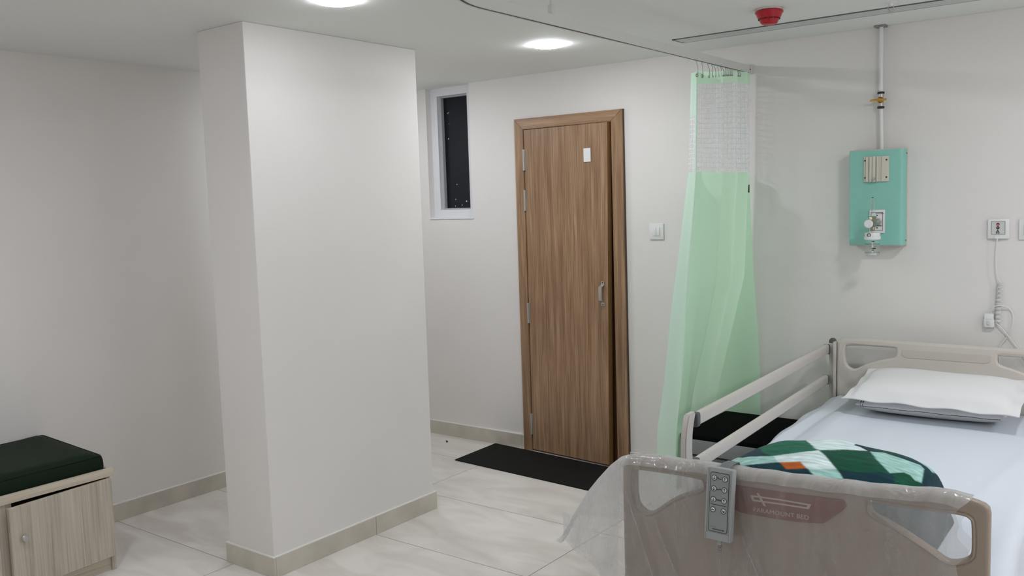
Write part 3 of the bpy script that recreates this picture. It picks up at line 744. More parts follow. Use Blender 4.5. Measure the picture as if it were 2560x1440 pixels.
# ------------------------------------------------------------------ floor things near the door
b = BM(); vs = [(-3.614, 4.508), (-3.600, 4.081), (-2.576, 4.020), (-2.668, 4.440)]
def mat_slab(vs, z):
    b = BM(); lo = [b.verts.new((x, y, .0004)) for x, y in vs]; hi = [b.verts.new((x, y, z)) for x, y in vs]
    b.faces.new(lo); b.faces.new(hi)
    for i in range(4): b.faces.new((lo[i], lo[(i+1) % 4], hi[(i+1) % 4], hi[i]))
    bmesh.ops.recalc_face_normals(b, faces=b.faces); return b
mt = obj('door_mat', mat_slab(vs, .006), M_rubber, smooth=False); own_origin(mt, (-3.1, 4.26, 0)); tag(mt, 'black rubber mat lying on the tiles in front of the wooden door', 'mat')
b = BM(); tube(b, catmull([(-3.935, 4.386, .004), (-3.930, 4.379, .006), (-3.924, 4.378, .005), (-3.920, 4.371, .003)], 4), [.004, .0042, .005, .0055, .004, .0035, .004, .005, .006, .0055, .005, .004, .003], 7)
db = obj('dirt_crumb', b, mat('brown_crumb', (60, 44, 34), .8)); own_origin(db, (-3.928, 4.378, 0)); tag(db, 'tiny dark crumb on the floor between the column and the door mat', 'crumb')

# ------------------------------------------------------------------ storage bench and cushion at the left
bn = thing('storage_bench', (-4.1, 1.4, 0), 'pale ash storage bench with one door ajar against the left wall', 'bench')
bX0, bX1, bY0, bY1 = XL+.016, -3.812, .46, 1.992
b = BM(); box(b, bX0, bX1, bY1-.018, bY1, .0, .436, .001, 1); obj('end_panel', b, M_ash, bn, smooth=False)
b = BM(); box(b, bX0, bX1, bY0, bY0+.018, .0, .436, .001, 1); obj('end_panel', b, M_ash, bn, smooth=False)
b = BM(); box(b, bX0, bX1-.001, 1.508, 1.572, .07, .43, .001, 1); obj('partition', b, M_ash, bn, smooth=False)
b = BM(); box(b, bX0, bX1-.012, bY0+.018, bY1-.018, .066, .084); obj('base_board', b, M_ash, bn, smooth=False)
b = BM(); box(b, bX0, bX0+.01, bY0+.018, bY1-.018, .084, .43); obj('back_panel', b, M_ash, bn, smooth=False)
b = BM(); box(b, bX1-.028, bX1-.012, bY0+.018, bY1-.018, .001, .066); obj('plinth', b, M_ashh, bn, smooth=False)
b = BM(); box(b, bX0, bX1+.006, bY0-.012, bY1+.012, .436, .452); box(b, bX1-.010, bX1+.010, bY0-.012, bY1+.014, .430, .466, .001, 1)
box(b, bX0, bX1-.010, bY1-.003, bY1+.014, .430, .462); box(b, bX0, bX1-.010, bY0-.012, bY0+.006, .430, .462)
obj('tray_top', b, M_ashh, bn, smooth=False)
def bench_door(y_h, y_f, angle, z0, z1, sag):
    """hinged at y_h, free edge at y_f, swung out by angle"""
    b = BM(); wd = y_h-y_f; box(b, 0, .018, -wd, 0, z0, z1, .001, 1)
    for v in b.verts: v.co.z += sag*(-v.co.y/wd)
    m = Matrix.Translation((bX1+.001, y_h, 0)) @ Matrix.Rotation(angle, 4, 'Z'); b.transform(m)
    d = obj('door', b, M_ash, bn, smooth=False)
    b = BM(); lathe(b, [(.006, 0), (.006, .010), (.013, .013), (.015, .018), (.012, .024), (0, .026)], (.018, -wd+.048, .285), 'x', 18); b.transform(m); obj('knob', b, M_steel, d)
bench_door(1.986, 1.540, .055, .070, .424, -.006)
bench_door(1.508, 1.00, .0, .076, .428, 0)
bench_door(.996, .485, .0, .076, .428, 0)
def cushion(x0, x1, y0, y1, z0, z1):
    b = BM(); nx, ny = 22, 40; e = .02
    def P(u, v, s):
        x = x0+(x1-x0)*u; y = y0+(y1-y0)*v
        du = min(u, 1-u)*(x1-x0); dv = min(v, 1-v)*(y1-y0)
        k = min(1, du/.03)*min(1, dv/.03)
        dome = .008*math.sin(PI*u)**.5*math.sin(PI*v)**.3 if 0 < u < 1 and 0 < v < 1 else 0
        dome += .013*(1-u)*sstep(.8, 1, v)
        return (x, y+.012*(1-u)*sstep(.8, 1, v), (z1-.012+.012*math.sqrt(min(1, k))+dome) if s else z0)
    rows = [[P(i/nx, j/ny, 1) for j in range(ny+1)] for i in range(nx+1)]
    V = grid(b, rows)
    loop = [V[0][j] for j in range(ny+1)]+[V[i][ny] for i in range(1, nx+1)]+[V[nx][j] for j in range(ny-1, -1, -1)]+[V[i][0] for i in range(nx-1, 0, -1)]
    prev = loop
    cx, cy = (x0+x1)/2, (y0+y1)/2
    for t, off in ((.25, .004), (.6, .005), (.9, .002), (1, -.006)):
        cur = []
        for v in loop:
            z = v.co.z+(z0-v.co.z)*t; d = Vector((v.co.x-cx, v.co.y-cy, 0)); sx = 1 if v.co.x in () else 0
            ox = off*(1 if abs(v.co.x-x1) < 1e-6 else -1 if abs(v.co.x-x0) < 1e-6 else 0); oy = off*(1 if abs(v.co.y-y1) < 1e-6 else -1 if abs(v.co.y-y0) < 1e-6 else 0)
            cur.append(b.verts.new((v.co.x+ox, v.co.y+oy, z)))
        n = len(loop)
        for i in range(n): b.faces.new((prev[i], prev[(i+1) % n], cur[(i+1) % n], cur[i]))
        prev = cur
    b.faces.new(prev)
    bmesh.ops.recalc_face_normals(b, faces=b.faces); return b
cX0, cX1, cY0, cY1, cZ0, cZ1 = XL+.02, -3.826, .47, 1.968, .4525, .538
cu = thing('bench_cushion', ((cX0+cX1)/2, 1.2, cZ0), 'dark green vinyl cushion lying on the pale storage bench', 'cushion')
obj('pad', cushion(cX0, cX1, cY0, cY1, cZ0, cZ1), M_cush, cu, ang=60)
b = BM(); r = .02
loop = [(cX0, cY0), (cX1, cY0), (cX1, cY1), (cX0, cY1)]; ring = [(x, y+.012*q, cZ1-.012+.013*q) for x, y in fillet(loop, .018, 4) for q in [(cX1-x)/(cX1-cX0)*(y > 1.5)]]
tube(b, ring, .0032, 8, closed=True); obj('piping', b, M_cush, cu)

# ------------------------------------------------------------------ black-topped couch behind the curtain end of the bed
at = thing('attendant_couch', (-1.6, 4.2, 0), 'low couch with black top and grey front by the rear wall behind the bed rail', 'couch')
aX0, aX1, aY0, aY1, aZ = -1.976, -1.46, 3.925, 4.468, .428
b = BM(); box(b, aX0, aX1, aY0, aY1, aZ-.055, aZ, .008, 3); obj('top_pad', b, M_blackbox, at)
b = BM(); box(b, aX0+.006, aX1-.006, aY0+.012, aY1-.01, .05, aZ-.056); fr = obj('body', b, M_boxgrey, at, smooth=False)
b = BM(); box(b, aX0+.004, aX1-.004, aY0-.006, aY0+.011, aZ-.095, aZ-.022, .003, 2); obj('front_rail', b, mat('pale_grey_steel', (126, 130, 131), .4), at)
b = BM(); box(b, aX0+.004, aX1-.004, aY0-.002, aY0+.011, aZ-.150, aZ-.104, .003, 2); obj('front_rail', b, M_boxgrey, at)
b = BM(); box(b, aX0+.01, aX1-.01, aY0-.001, aY0+.011, .10, aZ-.158, .002, 1); obj('drawer_front', b, mat('lilac_grey_steel', (134, 136, 146), .4), at)
for x in (aX0+.05, aX1-.05):
    for y in (aY0+.06, aY1-.06):
        b = BM(); tube(b, [(x, y, 0.0005), (x, y, .051)], .018, 12); obj('foot', b, M_black, at)

# ------------------------------------------------------------------ hospital bed (local frame: x across from the left edge, y from footboard to headboard)
BTH = math.atan2(.032, 2.115); BLOC = (-1.325, 2.285, 0)
bed = thing('hospital_bed', BLOC, 'beige hospital bed with raised side rail standing against the rear wall', 'bed', rz=BTH)
def bobj(name, shape, m, parent=bed, **k): return obj(name, shape, m, parent, world=False, **k)
def bthing(name, label, cat, **k):
    return thing(name, BLOC, label, cat, rz=BTH, **k)
cutL = [(.020, .779), (.018, .735), (.020, .697), (.027, .671), (.045, .656), (.063, .651), (.087, .659), (.136, .698), (.18, .726), (.221, .744), (.245, .757), (.249, .768), (.246, .780), (.236, .789), (.18, .791), (.10, .790), (.039, .788), (.026, .785)]
cutR = [(.700, .805), (.76, .806), (.812, .808), (.885, .811), (.917, .810), (.930, .804), (.936, .794), (.938, .76), (.938, .723), (.934, .706), (.918, .691), (.895, .682), (.875, .683), (.843, .701), (.787, .731), (.741, .752), (.706, .766), (.696, .776), (.694, .790), (.696, .800)]
TOPF = [(-.018, .72), (-.016, .79), (-.008, .808), (.010, .820), (.067, .828), (.166, .830), (.265, .833), (.402, .8345), (.506, .837), (.589, .839), (.684, .844), (.743, .846), (.836, .855), (.884, .857), (.916, .851), (.944, .846), (.960, .841), (.969, .833), (.972, .818)]
def board(parent, top, holes, zlow, x0, x1, th, m, name):
    out = [(x0, zlow), (x0, top[0][1])]+top[1:-1]+[(x1, top[-1][1]), (x1, zlow)]
    o = bobj(name, plate(out, [[(p.x, p.y) for p in catmull(h, 3, True)] for h in holes], th, .008, 0), m, parent, ang=50)
    return o
fb = board(bed, TOPF, [cutL, cutR], .30, -.018, .972, .030, M_bedply, 'footboard')
fb.location = (0, .012, 0)
b = BM(); rail = catmull([(x, .012, z-.021) for x, z in [(.004, .818)]+TOPF[4:-4]+[(.955, .842)]], 4)
rail = [tuple(v) for v in rail]; nr = len(rail)
tp = [min(1, .35+.65*sstep(0, 7, k), .35+.65*sstep(0, 7, nr-1-k)) for k in range(nr)]
tube(b, rail, [.0185*t for t in tp], 14, ry=[.0225*t for t in tp], up=(0, 1, 0)); bobj('hand_grip', b, M_bedply, fb, ang=60)
bpy.data.objects[fb.children[0].name].location = (0, -.012, 0)
for h, nm in ((cutL, 'opening_rim'), (cutR, 'opening_rim')):
    b = BM(); tube(b, [(p.x, -.001, p.y) for p in catmull(h, 4, True)], .0065, 8, closed=True, ry=.018, up=None); o = bobj(nm, b, M_bedply, fb); o.location = (0, .001, 0)
plq = [(.262, .789), (.349, .789), (.46, .790), (.599, .796), (.634, .798), (.645, .786), (.634, .770), (.583, .725), (.516, .716), (.444, .713), (.36, .712), (.312, .728), (.258, .768), (.250, .780)]
pq = bobj('plaque', plate(fillet(plq, .006, 3), [], .004, .001, -.0165), M_plaque, fb, ang=50)
emb_out = [(.385, .768), (.435, .769), (.552, .771), (.545, .758), (.44, .7545), (.393, .753)]
def band(poly, wd):
    n = len(poly); inn = []
    cx = sum(p[0] for p in poly)/n; cz = sum(p[1] for p in poly)/n
    return None
em = plate([(.385, .7685), (.47, .7715), (.553, .7715), (.546, .7575), (.47, .7555), (.392, .7525)], [[(.3945, .7640), (.47, .7672), (.543, .7674), (.5405, .7618), (.47, .7598), (.3965, .7570)]], .0008, 0, -.0190)
bobj('emblem', em, M_pale, pq, smooth=False)
bobj('emblem_bar', plate([(.4035, .7765), (.4095, .7775), (.4305, .7445), (.4235, .7440)], [], .0009, 0, -.0191), M_pale, pq, smooth=False)
tm = text_mesh('PARAMOUNT BED', .0168, 0, 0, 0, .0008)
wx = max(v.co.x for v in tm.vertices); tm.transform(Matrix.Diagonal((.153/wx, 1, 1, 1))); tm.transform(Matrix.Translation((.3935, -.0190, .7235)) @ Matrix.Rotation(-.03, 4, 'Y'))
bobj('lettering', tm, M_pale, pq, smooth=False)
# headboard
TOPH = [(.000, .74), (.004, .845), (.012, .862), (.030, .872), (.09, .878), (.161, .880), (.34, .877), (.55, .876), (.797, .874), (.86, .882), (.93, .878), (.958, .866), (.966, .846), (.97, .74)]
hcl = [(.040, .834), (.037, .80), (.042, .763), (.052, .744), (.069, .733), (.09, .733), (.134, .758), (.20, .784), (.262, .802), (.274, .820), (.273, .840), (.262, .850), (.16, .850), (.06, .850)]
hcr = [(.970-x, z) for x, z in hcl][::-1]
hb = board(bed, TOPH, [hcl, hcr], .34, 0, .97, .028, M_headply, 'headboard'); hb.location = (0, 2.115, 0)
b = BM(); rp_ = [tuple(v) for v in catmull([(x, 0, z-.014) for x, z in TOPH[2:-1]], 4)]
tube(b, rp_, .013, 12, ry=.019, up=(0, 1, 0)); bobj('hand_grip', b, M_headply, hb, ang=60)
hp = [(.300, .842), (.300, .815), (.32, .806), (.65, .806), (.67, .815), (.67, .842)]
bobj('label_recess', plate(fillet(hp, .006, 3), [], .003, .0008, -.0150), mat('tan_recess', (200, 193, 183), .45), hb)
# deck, posts, side rails
b = BM(); box(b, .02, .95, .05, 2.09, .36, .44, .006, 2); bobj('deck', b, M_frame)
b = BM(); box(b, .06, .12, .12, 2.02, .27, .335); box(b, .85, .91, .12, 2.02, .27, .335); box(b, .1, .87, .4, .46, .27, .335); box(b, .1, .87, 1.6, 1.66, .27, .335); box(b, .40, .57, .3, 1.8, .336, .36); bobj('chassis', b, M_frame, smooth=False)
for x in (.09, .88):
    for y in (.22, 1.92):
        b = BM(); box(b, x-.02, x+.02, y-.02, y+.02, .12, .272, .004, 1); lg = bobj('leg', b, M_frame, smooth=False)
        b = BM(); lathe(b, [(0, -.014), (.045, -.014), (.058, -.008), (.058, .008), (.045, .014), (0, .014)], (x, y, .0585), 'x', 24); box(b, x-.02, x+.02, y-.012, y+.012, .09, .125); bobj('caster', b, M_black, lg)
def side_rail(xr, s, up0, up1, lo0, lo1, yn, yf, post):
    """two bars between a post at the head and a bent post at the foot"""
    sr = bobj('side_rail', BM(), M_rail); sr.data.vertices.add(0)
    def bar(y0, z0, y1, z1, hh, nm='bar'):
        b = BM(); prof = []
        tube(b, [(xr, y0, z0), (xr, y0+(y1-y0)*.5, (z0+z1)/2), (xr, y1, z1)], hh/2, 14, ry=.013, up=(0, 0, 1)); return b
    return sr
xr = -.055
def bar_mesh(y0, z0, y1, z1, hh, wd=.026):
    b = BM(); pr = fillet([(-wd/2, -hh/2), (wd/2, -hh/2), (wd/2, hh/2), (-wd/2, hh/2)], [.006, .006, .012, .012], 4)
    rows = [[(xr+u, y, z+v) for u, v in pr] for y, z in ((y0, z0), (y1, z1))]
    V = grid(b, rows, close=True); b.faces.new(list(reversed(V[0]))); b.faces.new(V[-1]); bmesh.ops.recalc_face_normals(b, faces=b.faces); return b
def cap_mesh(y0, y1, z, hh, wd=.029):
    b = BM(); box(b, xr-wd/2, xr+wd/2, min(y0, y1), max(y0, y1), z-hh/2-.004, z+hh/2+.0, .006, 2); return b
# near bent post = thing's part, bars and caps under it
b = BM(); rows = []
PST = [(.565, .46), (.540, .52), (.525, .60), (.522, .66), (.520, .70), (.524, .75), (.535, .79), (.552, .828)]
cps = catmull([(xr, y, z) for y, z in PST], 5)
for i, p in enumerate(cps):
    rows.append([(p.x-.011, p.y-.027, p.z), (p.x+.011, p.y-.027, p.z), (p.x+.011, p.y+.029, p.z-.012*0), (p.x-.011, p.y+.029, p.z)])
V = grid(b, rows, close=True); b.faces.new(list(reversed(V[0]))); b.faces.new(V[-1]); bmesh.ops.recalc_face_normals(b, faces=b.faces)
bmesh.ops.bevel(b, geom=[e for e in b.edges if e.calc_face_angle(0) > .8], offset=.004, segments=2, affect='EDGES')
srail = bobj('side_rail', b, M_rail, ang=60); srail['label'] = 'near bent post of the raised side rail with its two bars'
bobj('rail_bar', bar_mesh(.612, .797, 2.120, .818, .046), M_rail, srail, ang=50)
bobj('rail_bar', bar_mesh(.605, .633, 2.105, .668, .044), M_rail, srail, ang=50)
for y0, y1, z, h in ((.584, .613, .797, .048), (2.118, 2.132, .818, .046), (.578, .606, .633, .044), (2.103, 2.117, .668, .044)):
    bobj('bar_cap', cap_mesh(y0, y1, z, h), M_railcap, srail, ang=50)
b = BM(); box(b, xr+.008, xr+.034, 2.128, 2.176, .40, .846, .004, 2); bobj('rail_post', b, M_rail)
b = BM(); lathe(b, [(0, .024), (.010, .022), (.017, .014), (.019, 0), (0, 0)], (xr+.021, 2.152, .846), n=20); bobj('post_cap', b, M_railcap)
b = BM(); box(b, xr+.036, xr+.051, 2.10, 2.135, .38, .858, .003, 2); bobj('head_upright', b, M_rail)
b = BM(); box(b, xr-.004, .03, .45, .56, .40, .47, .004, 2); bobj('rail_mount', b, M_frame)

# mattress and sheet
MT = .588
mm = BM(); box(mm, .012, .945, .06, 2.085, .4415, MT-.014, .03, 3)
mto = bthing('mattress', 'mattress under the white sheet on the hospital bed', 'mattress')
obj('core', mm, M_mattress, mto, world=False)
def sheet():
    b = BM(); ny = 90
    # profile across the bed: hang on the left, over the top, hang on the right
    rows = []
    for j in range(ny+1):
        t = j/ny; y = .05+t*2.04
        xl = -.022+.010*math.sin(y*7)+.006*math.sin(y*17+1)-.018*sstep(1.5, 2.05, y); xrr = .965+.008*math.sin(y*6+2)+.03*sstep(1.0, .2, y)
        zl = .47+.012*math.sin(y*13)+.006*math.sin(y*29); zr = .43+.01*math.sin(y*9)
        prof = []
        rip = .007*math.sin(y*26+1.3*math.sin(y*5))+.004*math.sin(y*47)
        for k in range(7):
            s = k/6; prof.append((xl-.012*(1-s)+rip*(1-s)**.6, zl+(MT-.035-zl)*s))
        for a in (30, 55, 75, 90):
            r = .035; prof.append((xl+r-r*math.cos(math.radians(a)), MT-.035+r*math.sin(math.radians(a))))
        n = 46
        for k in range(1, n):
            u = k/n; x = xl+.035+(xrr-xl-.07)*u
            z = MT+.0032*math.sin(x*9+y*4)*math.sin(y*5-x*3)+.0022*math.sin(24*(x-.35*y))*math.exp(-((x-.10-.03*y)/.12)**2)
            z += .012*math.exp(-((x-.09+.02*math.sin(y*3))/.020)**2)*sstep(.9, 1.7, y)
            z += .010*math.exp(-((x-.86-.12*(y-1.2))/.02)**2)*sstep(.5, .9, y)*sstep(1.9, 1.4, y)*.5
            z += .012*sstep(1.75, 2.09, y)*sstep(.25, .0, x)
            prof.append((x, z))
        for a in (90, 60, 30, 0):
            r = .035; prof.append((xrr-r+r*math.cos(math.radians(a)), MT-.035+r*math.sin(math.radians(a))))
        for k in range(1, 6):
            s = k/5; prof.append((xrr+.010*s+.009*math.sin(y*21+s)*s, MT-.035+(zr-MT+.035)*s))
        rows.append([(x, y, z) for x, z in prof])
    grid(b, rows); bmesh.ops.recalc_face_normals(b, faces=b.faces)
    return b
sh = bthing('bed_sheet', 'smooth pale bluish white sheet spread over the hospital bed', 'sheet')
obj('cloth', sheet(), M_sheet, sh, world=False, ang=80)

# pillows
def pillow(b, cx, cy, w, h, T, flange, tilt, z0, rz, wob=.004, seed=0, under=1.):
    n, m = 44, 30; rnd = random.Random(seed); ph = [rnd.uniform(0, 6) for _ in range(8)]
    def pos(i, j, s):
        u, v = i/n*2-1, j/m*2-1
        ax, ay = abs(u)*w/2, abs(v)*h/2
        iu = min(1, abs(u)*w/2/(w/2-flange)); iv = min(1, abs(v)*h/2/(h/2-flange))
        k = max(0, (1-iu**4.5))**.42*max(0, (1-iv**3.2))**.46
        z = (s if s > 0 else -under)*T/2*k*(1+.05*math.sin(u*5+ph[0])*math.sin(v*4+ph[1]))+.0018*s
        x = u*w/2*(1-.045*(1-abs(v)**2)*abs(u)**3*0); y = v*h/2
        # corners pulled out, edges drawn in
        x *= 1-.030*(1-v*v); y *= 1-.035*(1-u*u)
        fl = max(iu, iv)
        z += wob*(math.sin(u*11+ph[2])+math.sin(v*9+ph[3]))*sstep(.85, 1, fl)
        return Vector((x, y, z))
    top = [[pos(i, j, 1) for j in range(m+1)] for i in range(n+1)]; bot = [[pos(i, j, -1) for j in range(m+1)] for i in range(n+1)]
    M = Matrix.Translation((cx, cy, z0)) @ Matrix.Rotation(rz, 4, 'Z') @ Matrix.Rotation(tilt, 4, 'X')
    A = [[b.verts.new(M @ p) for p in r] for r in top]; Bv = [[b.verts.new(M @ p) for p in r] for r in bot]
    for i in range(n):
        for j in range(m):
            b.faces.new((A[i][j], A[i+1][j], A[i+1][j+1], A[i][j+1])); b.faces.new((Bv[i][j], Bv[i][j+1], Bv[i+1][j+1], Bv[i+1][j]))
    for i in range(n):
        b.faces.new((A[i][0], Bv[i][0], Bv[i+1][0], A[i+1][0])); b.faces.new((A[i][m], A[i+1][m], Bv[i+1][m], Bv[i][m]))
    for j in range(m):
        b.faces.new((A[0][j], A[0][j+1], Bv[0][j+1], Bv[0][j])); b.faces.new((A[n][j], Bv[n][j], Bv[n][j+1], A[n][j+1]))
    return lambda u, v, up, s=1: M @ (pos((u+1)/2*n, (v+1)/2*m, s)+Vector((0, -abs(up) if s < 0 else 0, up)))
p2o = bthing('pillow', 'white pillow with two dark border lines under the upper pillow', 'pillow', group='pillows on the bed')
b = BM(); M2 = pillow(b, .474, 1.952, .60, .34, .090, .007, .0, .635, .012, wob=.001, seed=3); o2 = obj('pillowcase', b, M_pillow, p2o, world=False, ang=80)
b = BM()
for du in (.93, .895):
    tube(b, [M2(-du, -.80-.19*k/8, .0012) for k in range(9)]+[M2(-du, -.99+.045*k/6, -.0012, -1) for k in range(7)], .0017, 6)
tube(b, [M2(-.93+1.86*k/60, -.955, -.0012, -1) for k in range(61)], .0017, 6)
obj('border_lines', b, M_ink, p2o, world=False)
p1o = bthing('pillow', 'plump white pillow with flat flange lying on top at the head of the bed', 'pillow', group='pillows on the bed')
b = BM(); pillow(b, .490, 1.905, .70, .415, .112, .032, .16, .703, -.03, wob=.004, seed=5, under=.3); obj('pillowcase', b, M_pillow, p1o, world=False, ang=80)

# blanket bundle behind the footboard
BHT = [(0.045, 0.5946), (0.06, 0.6251), (0.085, 0.6593), (0.115, 0.6917), (0.164, 0.7268), (0.222, 0.7638), (0.297, 0.7934), (0.38, 0.8082), (0.467, 0.8175), (0.566, 0.8101), (0.63, 0.8036), (0.682, 0.7944), (0.735, 0.7796), (0.755, 0.762), (0.766, 0.742), (0.775, 0.71), (0.782, 0.665), (0.787, 0.592)]
BY0, BY1, BZ0 = .075, .70, .589
def blanket_point(u, v):
    x = .045+.755*u
    zt = interp(BHT, x); zt = .5*zt+.25*interp(BHT, x-.012)+.25*interp(BHT, x+.012); h = max(.004, zt-BZ0)
    e = math.sin(PI*min(1, max(0, u)))**.35
    cy = .385; a0 = (cy-BY0)*(.55+.45*e); a1 = (BY1-cy)*(.45+.55*e)
    th = PI*v; cs = math.cos(th); sn = math.sin(th)
    y = cy-(a0 if cs > 0 else a1)*math.copysign(abs(cs)**.8, cs)
    z = BZ0+h*sn**.75
    z += .002*math.sin(x*30+y*24)*sn*min(1, h*8)
    return Vector((x, y, z))
